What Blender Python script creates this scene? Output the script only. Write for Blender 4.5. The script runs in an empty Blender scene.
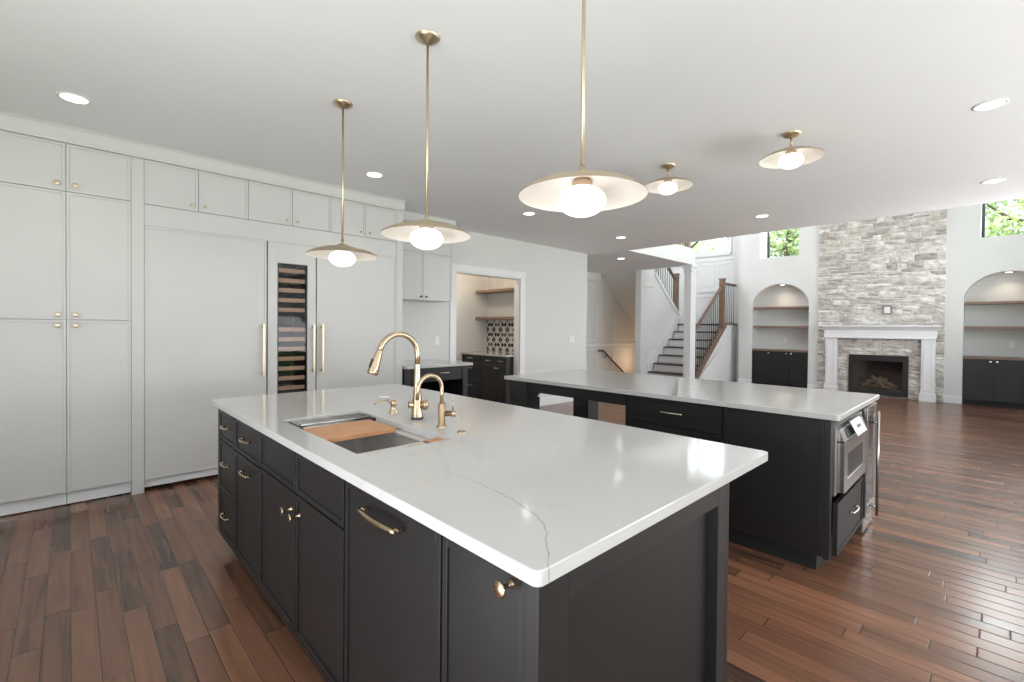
import bpy, bmesh, math, random
from mathutils import Vector, Matrix

random.seed(7)
S = bpy.context.scene
COL = S.collection
PI = math.pi

# ------------------------------------------------------------------ camera, sky, daylight, exposure
H = 1.36                                             # eye height; world X runs along the cabinet wall, Y along the islands
yaw, pitch, roll, fpx, cy = 0.8086, -0.0122, 0.0086, 463.02, 333.851
F = Vector((math.cos(yaw)*math.cos(pitch), math.sin(yaw)*math.cos(pitch), math.sin(pitch)))
r0 = Vector((math.sin(yaw), -math.cos(yaw), 0)); u0 = r0.cross(F)
r1 = r0*math.cos(roll) + u0*math.sin(roll); u1 = -r0*math.sin(roll) + u0*math.cos(roll)
cam = bpy.data.cameras.new('camera'); co = bpy.data.objects.new('camera', cam); COL.objects.link(co)
M = Matrix.Identity(4)
for i in range(3):
    M[i][0] = r1[i]; M[i][1] = u1[i]; M[i][2] = -F[i]; M[i][3] = (0, 0, H)[i]
co.matrix_world = M
cam.sensor_width = 36; cam.lens = fpx/1024*36; cam.shift_y = (cy-341)/1024; cam.clip_start = .02; cam.clip_end = 200
S.camera = co

S.view_settings.view_transform = 'Standard'; S.view_settings.look = 'None'
S.view_settings.exposure = 0.0; S.view_settings.gamma = 1; S.view_settings.use_curve_mapping = False

W = bpy.data.worlds.new('sky'); S.world = W; W.use_nodes = True
nt = W.node_tree; bg = nt.nodes['Background']
tc = nt.nodes.new('ShaderNodeTexCoord'); sep = nt.nodes.new('ShaderNodeSeparateXYZ'); rmp = nt.nodes.new('ShaderNodeValToRGB')
nt.links.new(tc.outputs['Generated'], sep.inputs[0]); nt.links.new(sep.outputs['Z'], rmp.inputs[0])
rmp.color_ramp.elements[0].color = (.95, .97, 1, 1); rmp.color_ramp.elements[1].color = (.55, .72, 1, 1)
nt.links.new(rmp.outputs[0], bg.inputs[0]); bg.inputs[1].default_value = 1.6

def daylight(name, loc, direction, sx, sy, power, color=(.972, .968, 1)):
    """area lamp standing in for daylight at a window, plus two added fills"""
    l = bpy.data.lights.new(name, 'AREA'); l.shape = 'RECTANGLE'; l.size = sx; l.size_y = sy
    l.energy = power; l.color = color
    o = bpy.data.objects.new(name, l); COL.objects.link(o); o.location = loc
    o.rotation_euler = Vector(direction).to_track_quat('-Z', 'Z').to_euler()
    return o
daylight('daylight_patio_door', (1.9, -3.12, 1.2), (0, .40, .92), 5.6, 2.2, 215)
daylight('fill_dining_side', (5.75, -3.12, 1.1), (-.2, .72, .66), 1.8, 1.7, 95)  # added fill lamp to lift the far kitchen ceiling; its window is invented too
daylight('daylight_breakfast_window', (-2.42, .6, 1.45), (.52, 0, .85), 5.0, 2.0, 160)
daylight('daylight_great_room_window', (9.3, -1.0, 2.1), (-.1, .88, .45), 2.6, 2.6, 140)
daylight('daylight_high_window', (12.98, -.17, 4.25), (-1, 0, -.25), .85, 1.3, 75, (.88, .94, 1))
daylight('daylight_high_window', (12.98, 3.61, 4.25), (-1, 0, -.25), .85, 1.3, 70, (.90, .95, 1))
daylight('daylight_stair_window', (13.6, 5.95, 4.5), (-1, 0, -.2), 1.5, 1.1, 15, (.92, .96, 1))
daylight('fill_upstairs', (9.0, 7.1, 4.4), (.4, -1, -.2), 2.0, 1.2, 170)  # added unseen fill lamp that brightens the stairs; the wall here has no window
sun = bpy.data.lights.new('sun', 'SUN'); sun.energy = 9; sun.angle = .01; sun.color = (1, .96, .88)
so = bpy.data.objects.new('sun', sun); COL.objects.link(so); so.rotation_euler = Vector((.42, .05, -.9)).to_track_quat('-Z', 'Y').to_euler()

# ------------------------------------------------------------------ materials
def mat(name, color, rough=.5, metal=0, **kw):
    m = bpy.data.materials.new(name); m.use_nodes = True
    b = m.node_tree.nodes['Principled BSDF']
    b.inputs['Base Color'].default_value = (*color, 1); b.inputs['Roughness'].default_value = rough; b.inputs['Metallic'].default_value = metal
    for k, v in kw.items(): b.inputs[k.replace('_', ' ')].default_value = v
    return m
def N(m, t, **kw):
    n = m.node_tree.nodes.new(t)
    for k, v in kw.items(): setattr(n, k, v)
    return n
def L(m, a, b): m.node_tree.links.new(a, b)
def bsdf(m): return m.node_tree.nodes['Principled BSDF']
def mottled(name, c1, c2, scale, rough, metal=0, bump=0, stretch=(1, 1, 1), **kw):
    m = mat(name, c1, rough, metal, **kw)
    t = N(m, 'ShaderNodeTexCoord'); mp = N(m, 'ShaderNodeMapping'); mp.inputs['Scale'].default_value = stretch
    n = N(m, 'ShaderNodeTexNoise'); n.inputs['Scale'].default_value = scale; n.inputs['Detail'].default_value = 5
    r = N(m, 'ShaderNodeValToRGB'); r.color_ramp.elements[0].position = .3; r.color_ramp.elements[1].position = .7
    r.color_ramp.elements[0].color = (*c1, 1); r.color_ramp.elements[1].color = (*c2, 1)
    L(m, t.outputs['Object'], mp.inputs[0]); L(m, mp.outputs[0], n.inputs['Vector']); L(m, n.outputs[0], r.inputs[0]); L(m, r.outputs[0], bsdf(m).inputs['Base Color'])
    if bump:
        b = N(m, 'ShaderNodeBump'); b.inputs['Strength'].default_value = bump; b.inputs['Distance'].default_value = .004
        L(m, n.outputs[0], b.inputs['Height']); L(m, b.outputs[0], bsdf(m).inputs['Normal'])
    return m
WALL = mottled('wall_paint', (.685, .69, .675), (.70, .705, .69), 3, .75)
CEIL = mottled('ceiling_paint', (.83, .84, .86), (.845, .855, .875), 2, .85)
TRIM = mottled('trim_paint', (.80, .805, .81), (.815, .82, .825), 4, .4)
CABW = mottled('white_cabinet_paint', (.58, .577, .57), (.595, .592, .585), 4, .38)
DARK = mottled('charcoal_cabinet_paint', (.0125, .0125, .0135), (.0145, .0145, .0155), 6, .42)
TOE = mottled('toe_kick_paint', (.016, .016, .018), (.019, .019, .021), 6, .6)
BRASS = mottled('champagne_bronze', (.50, .385, .265), (.54, .42, .295), 30, .27, 1)
BRASSB = mottled('brushed_brass', (.58, .48, .34), (.62, .52, .38), 40, .34, 1)
SILVER = mottled('brushed_nickel', (.78, .74, .66), (.82, .78, .70), 30, .25, 1)
STEEL = mottled('stainless_steel', (.40, .39, .385), (.45, .44, .435), 12, .24, 1, 0, (1, 1, 40))
FRIDGEG = mottled('dark_door_glass', (.045, .04, .038), (.055, .05, .047), 8, .12)
LEDGE = mottled('polished_ledge', (.70, .68, .65), (.76, .74, .71), 8, .3, .7)
STEELD = mottled('basin_steel', (.86, .85, .83), (.90, .89, .87), 8, .34, .25)
BLACK = mottled('black_plastic', (.012, .012, .013), (.018, .018, .019), 20, .35)
BLACKM = mottled('black_iron', (.015, .014, .014), (.022, .02, .02), 20, .5)
VOID = mottled('dark_interior', (.006, .006, .006), (.008, .008, .008), 5, .8)
WALNUT = mottled('shelf_walnut', (.19, .118, .09), (.26, .168, .128), 9, .45, 0, .1, (1, .12, 6))
NEWEL = mottled('stair_oak', (.15, .085, .058), (.23, .14, .10), 9, .4, 0, .1, (5, 5, .5))
TREAD = mottled('tread_oak', (.055, .033, .024), (.10, .06, .045), 9, .35, 0, .1, (1, .15, 1))
BOARD = mottled('cutting_board_wood', (.50, .235, .105), (.60, .31, .15), 7, .45, 0, .1, (1, 8, 1))
RACKWOOD = mottled('beech_rack_front', (.40, .235, .155), (.50, .31, .21), 8, .5, 0, .1, (.3, 1, 8))
SHADEW = mottled('shade_white_enamel', (.86, .83, .78), (.88, .85, .80), 9, .5)
PLATE = mottled('switch_plastic', (.82, .82, .82), (.84, .84, .84), 9, .35)
LOG = mottled('ceramic_log', (.42, .34, .20), (.72, .62, .44), 18, .8, 0, .4)
LEAD = mottled('dark_window_frame', (.045, .047, .05), (.055, .057, .06), 9, .4)
BARK = mottled('bark', (.10, .07, .05), (.16, .12, .09), 12, .9, 0, .5)
PAPER = mottled('paper_tag', (.80, .80, .80), (.84, .84, .84), 9, .6)
OUT = mottled('lawn', (.10, .20, .04), (.16, .27, .07), 3, .9)

def emit(name, color, strength):
    m = bpy.data.materials.new(name); m.use_nodes = True; t = m.node_tree; t.nodes.clear()
    e = t.nodes.new('ShaderNodeEmission'); o = t.nodes.new('ShaderNodeOutputMaterial'); e.inputs[0].default_value = (*color, 1); e.inputs[1].default_value = strength
    t.links.new(e.outputs[0], o.inputs[0]); return m
GLOBE = emit('lit_opal_globe', (1, .95, .87), 2.2)
LED = emit('lit_led_lens', (1, .95, .87), 9)

def glass(name, tint, gloss):
    m = bpy.data.materials.new(name); m.use_nodes = True; t = m.node_tree; t.nodes.clear()
    a = t.nodes.new('ShaderNodeBsdfTransparent'); a.inputs[0].default_value = (*tint, 1)
    g = t.nodes.new('ShaderNodeBsdfGlossy'); g.inputs['Roughness'].default_value = .02
    mx = t.nodes.new('ShaderNodeMixShader'); mx.inputs[0].default_value = gloss; o = t.nodes.new('ShaderNodeOutputMaterial')
    t.links.new(a.outputs[0], mx.inputs[1]); t.links.new(g.outputs[0], mx.inputs[2]); t.links.new(mx.outputs[0], o.inputs[0]); return m
PANE = glass('window_glass', (.96, .98, .97), .05)
WINEG = glass('tinted_glass', (.90, .90, .90), .018)
FIREG = glass('fireplace_glass', (.75, .75, .75), .10)

# quartz worktop: near-white with faint veins, plus one long vein on the near island
def quartz(name, vein):
    m = mottled(name, (.535, .533, .53), (.565, .563, .56), 2.2, .09)
    t = N(m, 'ShaderNodeTexCoord')
    n = N(m, 'ShaderNodeTexNoise'); n.inputs['Scale'].default_value = 1.3; n.inputs['Detail'].default_value = 7; n.inputs['Distortion'].default_value = .6
    L(m, t.outputs['Object'], n.inputs['Vector'])
    d = N(m, 'ShaderNodeMath', operation='SUBTRACT'); d.inputs[1].default_value = .5; L(m, n.outputs[0], d.inputs[0])
    a = N(m, 'ShaderNodeMath', operation='ABSOLUTE'); L(m, d.outputs[0], a.inputs[0])
    r = N(m, 'ShaderNodeMapRange'); r.inputs[1].default_value = 0; r.inputs[2].default_value = .006; r.inputs[3].default_value = .10; r.inputs[4].default_value = 0; L(m, a.outputs[0], r.inputs[0])
    fac = r.outputs[0]
    if vein:
        s = N(m, 'ShaderNodeSeparateXYZ'); L(m, t.outputs['Object'], s.inputs[0])
        c = N(m, 'ShaderNodeFloatCurve'); cv = c.mapping.curves[0]
        pts = [(.575, .650), (.581, .654), (.595, .673), (.641, .715), (.665, .742), (.689, .768), (.735, .798), (.81, .823), (.93, .848), (1.07, .857), (1.3, .85)]
        y0, y1, x0, x1 = .55, 1.35, .6, .9                     # vein: x as a function of y across the near end
        q = [((y-y0)/(y1-y0), (x-x0)/(x1-x0)) for y, x in pts]
        cv.points[0].location = (0, q[0][1]); cv.points[1].location = (1, q[-1][1])
        for p in q[1:-1]: cv.points.new(*p)
        c.mapping.update()
        my = N(m, 'ShaderNodeMapRange'); my.inputs[1].default_value = y0 - VOFF[1]; my.inputs[2].default_value = y1 - VOFF[1]; L(m, s.outputs['Y'], my.inputs[0]); L(m, my.outputs[0], c.inputs['Value'])
        mx = N(m, 'ShaderNodeMapRange'); mx.inputs[1].default_value = x0 - VOFF[0]; mx.inputs[2].default_value = x1 - VOFF[0]; L(m, s.outputs['X'], mx.inputs[0])
        nn = N(m, 'ShaderNodeTexNoise'); nn.inputs['Scale'].default_value = 38; L(m, t.outputs['Object'], nn.inputs['Vector'])
        w = N(m, 'ShaderNodeMath', operation='MULTIPLY_ADD'); w.inputs[1].default_value = .06; L(m, nn.outputs[0], w.inputs[0]); L(m, c.outputs[0], w.inputs[2])
        w2 = N(m, 'ShaderNodeMath', operation='SUBTRACT'); L(m, w.outputs[0], w2.inputs[0]); w2.inputs[1].default_value = .03
        dd = N(m, 'ShaderNodeMath', operation='SUBTRACT'); L(m, mx.outputs[0], dd.inputs[0]); L(m, w2.outputs[0], dd.inputs[1])
        ab = N(m, 'ShaderNodeMath', operation='ABSOLUTE'); L(m, dd.outputs[0], ab.inputs[0])
        rr = N(m, 'ShaderNodeMapRange'); rr.inputs[1].default_value = .002; rr.inputs[2].default_value = .010; rr.inputs[3].default_value = .55; rr.inputs[4].default_value = 0; L(m, ab.outputs[0], rr.inputs[0])
        fd = N(m, 'ShaderNodeMapRange'); fd.inputs[1].default_value = 1.25 - VOFF[1]; fd.inputs[2].default_value = .80 - VOFF[1]; L(m, s.outputs['Y'], fd.inputs[0])
        mm = N(m, 'ShaderNodeMath', operation='MULTIPLY'); L(m, rr.outputs[0], mm.inputs[0]); L(m, fd.outputs[0], mm.inputs[1])
        ad = N(m, 'ShaderNodeMath', operation='MAXIMUM'); L(m, mm.outputs[0], ad.inputs[0]); L(m, fac, ad.inputs[1]); fac = ad.outputs[0]
    mix = N(m, 'ShaderNodeMix', data_type='RGBA'); src = bsdf(m).inputs['Base Color'].links[0].from_socket
    L(m, src, mix.inputs[6]); mix.inputs[7].default_value = (.16, .14, .12, 1); L(m, fac, mix.inputs[0]); L(m, mix.outputs[2], bsdf(m).inputs['Base Color'])
    return m
VOFF = (1.25, 1.94)                                   # origin of the near worktop
QUARTZ = quartz('white_quartz', False)
QUARTZV = quartz('veined_white_quartz', True)

# plank floor running along Y, every board its own tone
def plank_floor():
    m = mat('walnut_planks', (.1, .05, .03), .22)
    g = N(m, 'ShaderNodeNewGeometry'); s = N(m, 'ShaderNodeSeparateXYZ'); L(m, g.outputs['Position'], s.inputs[0])
    def op(o, a, b=None):
        n = N(m, 'ShaderNodeMath', operation=o)
        for i, v in enumerate((a, b)):
            if v is None: continue
            if isinstance(v, (int, float)): n.inputs[i].default_value = v
            else: L(m, v, n.inputs[i])
        return n.outputs[0]
    def wn(v, w=None):
        n = N(m, 'ShaderNodeTexWhiteNoise', noise_dimensions='2D' if w is not None else '1D')
        if w is None: L(m, v, n.inputs['W'])
        else:
            c = N(m, 'ShaderNodeCombineXYZ'); L(m, v, c.inputs[0]); L(m, w, c.inputs[1]); L(m, c.outputs[0], n.inputs['Vector'])
        return n
    wx, ly = .0885, .80
    a = op('DIVIDE', s.outputs['X'], wx); row = op('FLOOR', a); fx = op('FRACT', a)
    r = wn(row).outputs['Value']
    b = op('ADD', op('DIVIDE', s.outputs['Y'], ly), op('MULTIPLY', r, 7.3)); pc = op('FLOOR', b); fy = op('FRACT', b)
    rnd = wn(row, pc)
    # joints: thin gaps between rows and butt ends
    ex = op('MINIMUM', fx, op('SUBTRACT', 1.0, fx)); ey = op('MINIMUM', fy, op('SUBTRACT', 1.0, fy))
    gx = op('LESS_THAN', ex, .013); gy = op('LESS_THAN', ey, .0022); gap = op('MAXIMUM', gx, gy)
    # grain stretched along the board, shifted per board
    cm = N(m, 'ShaderNodeCombineXYZ'); L(m, op('MULTIPLY', s.outputs['X'], 26), cm.inputs[0]); L(m, op('MULTIPLY', s.outputs['Y'], 1.5), cm.inputs[1]); L(m, op('MULTIPLY', rnd.outputs['Value'], 60), cm.inputs[2])
    n1 = N(m, 'ShaderNodeTexNoise'); n1.inputs['Scale'].default_value = 1; n1.inputs['Detail'].default_value = 6; n1.inputs['Distortion'].default_value = .8; L(m, cm.outputs[0], n1.inputs['Vector'])
    tone = N(m, 'ShaderNodeValToRGB'); e = tone.color_ramp.elements
    e[0].position = 0; e[0].color = (.042, .027, .022, 1); e[1].position = 1; e[1].color = (.31, .144, .082, 1)
    for p, c in ((.10, (.082, .047, .033, 1)), (.34, (.158, .075, .046, 1)), (.7, (.22, .102, .060, 1))):
        k = e.new(p); k.color = c
    L(m, op('ADD', op('MULTIPLY', rnd.outputs['Value'], .72), op('MULTIPLY', op('SUBTRACT', n1.outputs[0], .36), 1.0)), tone.inputs[0])
    mix = N(m, 'ShaderNodeMix', data_type='RGBA'); L(m, gap, mix.inputs[0]); L(m, tone.outputs[0], mix.inputs[6]); mix.inputs[7].default_value = (.03, .018, .013, 1)
    L(m, mix.outputs[2], bsdf(m).inputs['Base Color'])
    rg = N(m, 'ShaderNodeMapRange'); rg.inputs[3].default_value = .16; rg.inputs[4].default_value = .30; L(m, n1.outputs[0], rg.inputs[0]); L(m, rg.outputs[0], bsdf(m).inputs['Roughness'])
    # bevelled edges and slight cupping per board
    bh = N(m, 'ShaderNodeMapRange'); bh.inputs[1].default_value = 0; bh.inputs[2].default_value = .05; L(m, ex, bh.inputs[0])
    bh2 = N(m, 'ShaderNodeMapRange'); bh2.inputs[1].default_value = 0; bh2.inputs[2].default_value = .006; L(m, ey, bh2.inputs[0])
    hh = op('ADD', op('MINIMUM', bh.outputs[0], bh2.outputs[0]), op('MULTIPLY', n1.outputs[0], .18))
    bp = N(m, 'ShaderNodeBump'); bp.inputs['Strength'].default_value = .35; bp.inputs['Distance'].default_value = .002; L(m, hh, bp.inputs['Height']); L(m, bp.outputs[0], bsdf(m).inputs['Normal'])
    return m
FLOOR = plank_floor()

def stone_mat():
    m = mat('ledge_stone', (.5, .48, .45), .85)
    g = N(m, 'ShaderNodeNewGeometry'); r = N(m, 'ShaderNodeValToRGB'); e = r.color_ramp.elements
    e[0].position = 0; e[0].color = (.44, .42, .40, 1); e[1].position = 1; e[1].color = (.86, .845, .82, 1)
    for p, c in ((.2, (.56, .53, .49, 1)), (.45, (.69, .67, .64, 1)), (.62, (.64, .60, .54, 1)), (.8, (.78, .765, .745, 1))): e.new(p).color = c
    L(m, g.outputs['Random Per Island'], r.inputs[0])
    t = N(m, 'ShaderNodeTexCoord'); mp = N(m, 'ShaderNodeMapping'); mp.inputs['Scale'].default_value = (1, 1, 1.5); L(m, t.outputs['Object'], mp.inputs[0])
    n = N(m, 'ShaderNodeTexNoise'); n.inputs['Scale'].default_value = 9; n.inputs['Detail'].default_value = 8; n.inputs['Roughness'].default_value = .65; L(m, mp.outputs[0], n.inputs['Vector'])
    rr = N(m, 'ShaderNodeValToRGB'); rr.color_ramp.elements[0].position = .36; rr.color_ramp.elements[0].color = (.55, .51, .47, 1); rr.color_ramp.elements[1].position = .62; rr.color_ramp.elements[1].color = (1.1, 1.1, 1.1, 1); L(m, n.outputs[0], rr.inputs[0])
    mx = N(m, 'ShaderNodeMix', data_type='RGBA', blend_type='MULTIPLY'); mx.inputs[0].default_value = .8; L(m, r.outputs[0], mx.inputs[6]); L(m, rr.outputs[0], mx.inputs[7]); L(m, mx.outputs[2], bsdf(m).inputs['Base Color'])
    b = N(m, 'ShaderNodeBump'); b.inputs['Strength'].default_value = .6; b.inputs['Distance'].default_value = .02; L(m, n.outputs[0], b.inputs['Height']); L(m, b.outputs[0], bsdf(m).inputs['Normal'])
    return m
STONE = stone_mat()
MORTAR = mottled('mortar', (.74, .72, .69), (.82, .80, .77), 30, .9, 0, .4)

def tile_mat():                                       # four-petal encaustic tiles, 15 cm repeat, on a wall facing -X
    m = mat('patterned_tile', (.7, .7, .68), .3)
    g = N(m, 'ShaderNodeNewGeometry'); s = N(m, 'ShaderNodeSeparateXYZ'); L(m, g.outputs['Position'], s.inputs[0])
    def op(o, a, b=None):
        n = N(m, 'ShaderNodeMath', operation=o)
        for i, v in enumerate((a, b)):
            if v is None: continue
            if isinstance(v, (int, float)): n.inputs[i].default_value = v
            else: L(m, v, n.inputs[i])
        return n.outputs[0]
    P = .19
    u = op('SUBTRACT', op('FRACT', op('DIVIDE', s.outputs['Y'], P)), .5); v = op('SUBTRACT', op('FRACT', op('DIVIDE', s.outputs['Z'], P)), .5)
    au = op('ABSOLUTE', u); av = op('ABSOLUTE', v)
    # four petals round the cell centre: |u|,|v| near .18, plus a half petal in each corner
    d1 = op('ADD', op('ABSOLUTE', op('SUBTRACT', au, .20)), op('MULTIPLY', av, 1.0))
    d2 = op('ADD', op('ABSOLUTE', op('SUBTRACT', av, .5)), op('ABSOLUTE', op('SUBTRACT', au, .5)))
    rowi = op('FLOOR', op('DIVIDE', s.outputs['Z'], P)); coli = op('FLOOR', op('DIVIDE', s.outputs['Y'], P))
    k = N(m, 'ShaderNodeTexWhiteNoise', noise_dimensions='2D'); c = N(m, 'ShaderNodeCombineXYZ'); L(m, rowi, c.inputs[0]); L(m, coli, c.inputs[1]); L(m, c.outputs[0], k.inputs['Vector'])
    p1 = op('LESS_THAN', d1, .245); p2 = op('LESS_THAN', d2, .34)
    rr = N(m, 'ShaderNodeValToRGB'); rr.color_ramp.interpolation = 'CONSTANT'; rr.color_ramp.elements[0].color = (.02, .018, .018, 1); rr.color_ramp.elements[1].position = .6; rr.color_ramp.elements[1].color = (.16, .13, .115, 1); L(m, k.outputs['Value'], rr.inputs[0])
    mx = N(m, 'ShaderNodeMix', data_type='RGBA'); mx.inputs[6].default_value = (.74, .71, .68, 1); L(m, rr.outputs[0], mx.inputs[7]); L(m, p1, mx.inputs[0])
    m2 = N(m, 'ShaderNodeMix', data_type='RGBA'); L(m, mx.outputs[2], m2.inputs[6]); m2.inputs[7].default_value = (.12, .10, .09, 1); L(m, p2, m2.inputs[0])
    L(m, m2.outputs[2], bsdf(m).inputs['Base Color']); return m
TILE = tile_mat()

def leaf_mat(name, a, b):
    m = mat(name, a, .6); g = N(m, 'ShaderNodeNewGeometry'); r = N(m, 'ShaderNodeValToRGB')
    r.color_ramp.elements[0].color = (*a, 1); r.color_ramp.elements[1].color = (*b, 1); L(m, g.outputs['Random Per Island'], r.inputs[0])
    t = N(m, 'ShaderNodeBsdfTranslucent'); L(m, r.outputs[0], t.inputs[0]); L(m, r.outputs[0], bsdf(m).inputs['Base Color'])
    mx = N(m, 'ShaderNodeMixShader'); mx.inputs[0].default_value = .5; o = m.node_tree.nodes['Material Output']
    L(m, bsdf(m).outputs[0], mx.inputs[1]); L(m, t.outputs[0], mx.inputs[2]); L(m, mx.outputs[0], o.inputs[0]); return m
LEAF = leaf_mat('green_leaves', (.30, .46, .13), (.72, .82, .42))
LEAF2 = leaf_mat('bright_leaves', (.36, .52, .18), (.78, .86, .48))

# ------------------------------------------------------------------ mesh helpers
class MB:
    def __init__(s): s.bm = bmesh.new(); s.sm = []
    def box(s, x0, x1, y0, y1, z0, z1):
        v = [s.bm.verts.new(p) for p in ((x0, y0, z0), (x1, y0, z0), (x1, y1, z0), (x0, y1, z0), (x0, y0, z1), (x1, y0, z1), (x1, y1, z1), (x0, y1, z1))]
        for f in ((0, 3, 2, 1), (4, 5, 6, 7), (0, 1, 5, 4), (1, 2, 6, 5), (2, 3, 7, 6), (3, 0, 4, 7)): s.bm.faces.new([v[i] for i in f])
        return s
    def obox(s, O, U, V, Nn, u0, u1, v0, v1, n0, n1):
        O, U, V, Nn = map(Vector, (O, U, V, Nn)); P = lambda a, b, c: O + U*a + V*b + Nn*c
        v = [s.bm.verts.new(p) for p in (P(u0, v0, n0), P(u1, v0, n0), P(u1, v1, n0), P(u0, v1, n0), P(u0, v0, n1), P(u1, v0, n1), P(u1, v1, n1), P(u0, v1, n1))]
        for f in ((0, 3, 2, 1), (4, 5, 6, 7), (0, 1, 5, 4), (1, 2, 6, 5), (2, 3, 7, 6), (3, 0, 4, 7)): s.bm.faces.new([v[i] for i in f])
        return s
    def prism(s, poly, ext):                           # poly: list of 3-D points, ext: vector
        a = [s.bm.verts.new(p) for p in poly]; b = [s.bm.verts.new(Vector(p)+Vector(ext)) for p in poly]; n = len(poly)
        s.bm.faces.new(a[::-1]); s.bm.faces.new(b)
        for i in range(n): s.bm.faces.new((a[i], a[(i+1) % n], b[(i+1) % n], b[i]))
        return s
    def lathe(s, prof, c, axis=(0, 0, 1), n=24):       # prof: (radius, height) from bottom to top
        ax = Vector(axis).normalized(); e = ax.orthogonal().normalized(); g = ax.cross(e); c = Vector(c); rings = []
        for r, h in prof:
            if r < 1e-6: rings.append([s.bm.verts.new(c+ax*h)])
            else: rings.append([s.bm.verts.new(c+ax*h+(e*math.cos(2*PI*i/n)+g*math.sin(2*PI*i/n))*r) for i in range(n)])
        for A, B in zip(rings, rings[1:]):
            for i in range(n):
                j = (i+1) % n
                q = [A[i % len(A)], A[j % len(A)], B[j % len(B)], B[i % len(B)]]; q = list(dict.fromkeys(q))
                if len(q) > 2:
                    f = s.bm.faces.new(q); f.smooth = True
        return s
    def tube(s, pts, r, n=10, caps=True, flat=None):
        pts = [Vector(p) for p in pts]; rr = r if isinstance(r, (list, tuple)) else [r]*len(pts); rings = []
        e = None
        for i, p in enumerate(pts):
            t = ((pts[i+1] if i+1 < len(pts) else p) - (pts[i-1] if i else p)).normalized()
            e = (t.orthogonal() if e is None else e - t*e.dot(t)).normalized(); g = t.cross(e)
            rings.append([s.bm.verts.new(p+(e*math.cos(2*PI*k/n)+g*math.sin(2*PI*k/n))*rr[i]) for k in range(n)])
        for A, B in zip(rings, rings[1:]):
            for k in range(n):
                f = s.bm.faces.new((A[k], A[(k+1) % n], B[(k+1) % n], B[k])); f.smooth = n > 4
        if caps: s.bm.faces.new(rings[0][::-1]); s.bm.faces.new(rings[-1])
        return s
POS = {}
def ob(name, mb, m, parent=None, bev=0, kind=None, label=None, origin=None):
    bm = mb.bm
    bmesh.ops.recalc_face_normals(bm, faces=bm.faces)
    if bev: bmesh.ops.bevel(bm, geom=[e for e in bm.edges if len(e.link_faces) == 2 and e.calc_face_angle(0) > .7], offset=bev, segments=2, affect='EDGES', profile=.5, clamp_overlap=True)
    if origin is None:
        if parent is not None: origin = POS[parent.name]
        else:
            xs = [v.co for v in bm.verts]; origin = Vector(((min(v.x for v in xs)+max(v.x for v in xs))/2, (min(v.y for v in xs)+max(v.y for v in xs))/2, min(v.z for v in xs)))
    origin = Vector(origin)
    bmesh.ops.translate(bm, verts=bm.verts, vec=-origin)
    me = bpy.data.meshes.new(name); bm.to_mesh(me); bm.free(); me.materials.append(m)
    o = bpy.data.objects.new(name, me); COL.objects.link(o)
    if parent is not None: o.parent = parent; o.location = origin - POS[parent.name]
    else: o.location = origin
    POS[o.name] = origin
    if kind: o['kind'] = kind
    if label: o['label'] = label
    return o
def tag(o, label, cat, group=None):
    o['label'] = label; o['category'] = cat
    if group: o['group'] = group
    return o
def thing(name, label, cat, loc, group=None):
    o = bpy.data.objects.new(name, None); COL.objects.link(o); o.location = loc; o.empty_display_size = .1; POS[o.name] = Vector(loc)
    return tag(o, label, cat, group)
def struct(name, mb, m, bev=0): return ob(name, mb, m, None, bev, 'structure')

X, Y, Z = Vector((1, 0, 0)), Vector((0, 1, 0)), Vector((0, 0, 1))
class Face:                                           # a cabinet front: u along the front, v up, n towards the viewer
    def __init__(s, O, U, Nn): s.O = Vector(O); s.U = Vector(U); s.N = Vector(Nn)
    def p(s, u, v, n=0): return s.O + s.U*u + Z*v + s.N*n
    def box(s, mb, u0, u1, v0, v1, n0, n1): return mb.obox(s.O, s.U, Z, s.N, u0, u1, v0, v1, n0, n1)
    def shaker(s, name, u0, u1, v0, v1, m, parent, fw=.02, t=.02, rec=.006, n=.002, bev=.0012, label=None):
        mb = MB()
        s.box(mb, u0+fw, u1-fw, v0+fw, v1-fw, n, n+t-rec)
        s.box(mb, u0, u0+fw, v0, v1, n, n+t); s.box(mb, u1-fw, u1, v0, v1, n, n+t)
        s.box(mb, u0+fw, u1-fw, v1-fw, v1, n, n+t); s.box(mb, u0+fw, u1-fw, v0, v0+fw, n, n+t)
        return ob(name, mb, m, parent, bev, label=label)
    def knob(s, u, v, parent, m, n=.022, r=.015, length=.026, flat=False):
        pr = [(.0095, 0), (.0095, .002), (.005, .004), (.005, length-.010), (r*.9, length-.008), (r, length-.005), (r, length-.0015), (r*.85, length), (0, length)]
        return ob('knob', MB().lathe(pr, s.p(u, v, n), s.N, 16), m, parent)
    def pull(s, u, v, w, parent, m, n=.022, out=.03, r=.0055):
        """slim bow pull, horizontal"""
        mb = MB(); pts = []
        for i in range(13):
            a = i/12; pts.append(s.p(u-w/2+w*a, v, n+out*(.72+.28*math.sin(PI*a))))
        mb.tube(pts, [r*(.85+.35*math.sin(PI*i/12)) for i in range(13)], 8)
        for k in (-1, 1): mb.tube([s.p(u+k*(w/2-.008), v, n), s.p(u+k*(w/2-.008), v, n+out*.75)], r*.95, 8)
        return ob('pull_handle', mb, m, parent)

# ------------------------------------------------------------------ the setting
C = 2.81; GC = 5.6
struct('floor', MB().box(-2.6, 14.0, -3.4, 7.4, -.12, 0), FLOOR)
struct('ceiling', MB().prism([(-2.6, -3.4, C), (7.45, -3.4, C), (7.45, 4.73, C), (10.08, 4.73, C), (10.08, 7.4, C), (-2.6, 7.4, C)], (0, 0, .34)), CEIL)
struct('ceiling_upper', MB().box(7.2, 14.0, -1.4, 7.5, GC, GC+.15), CEIL)
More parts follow.
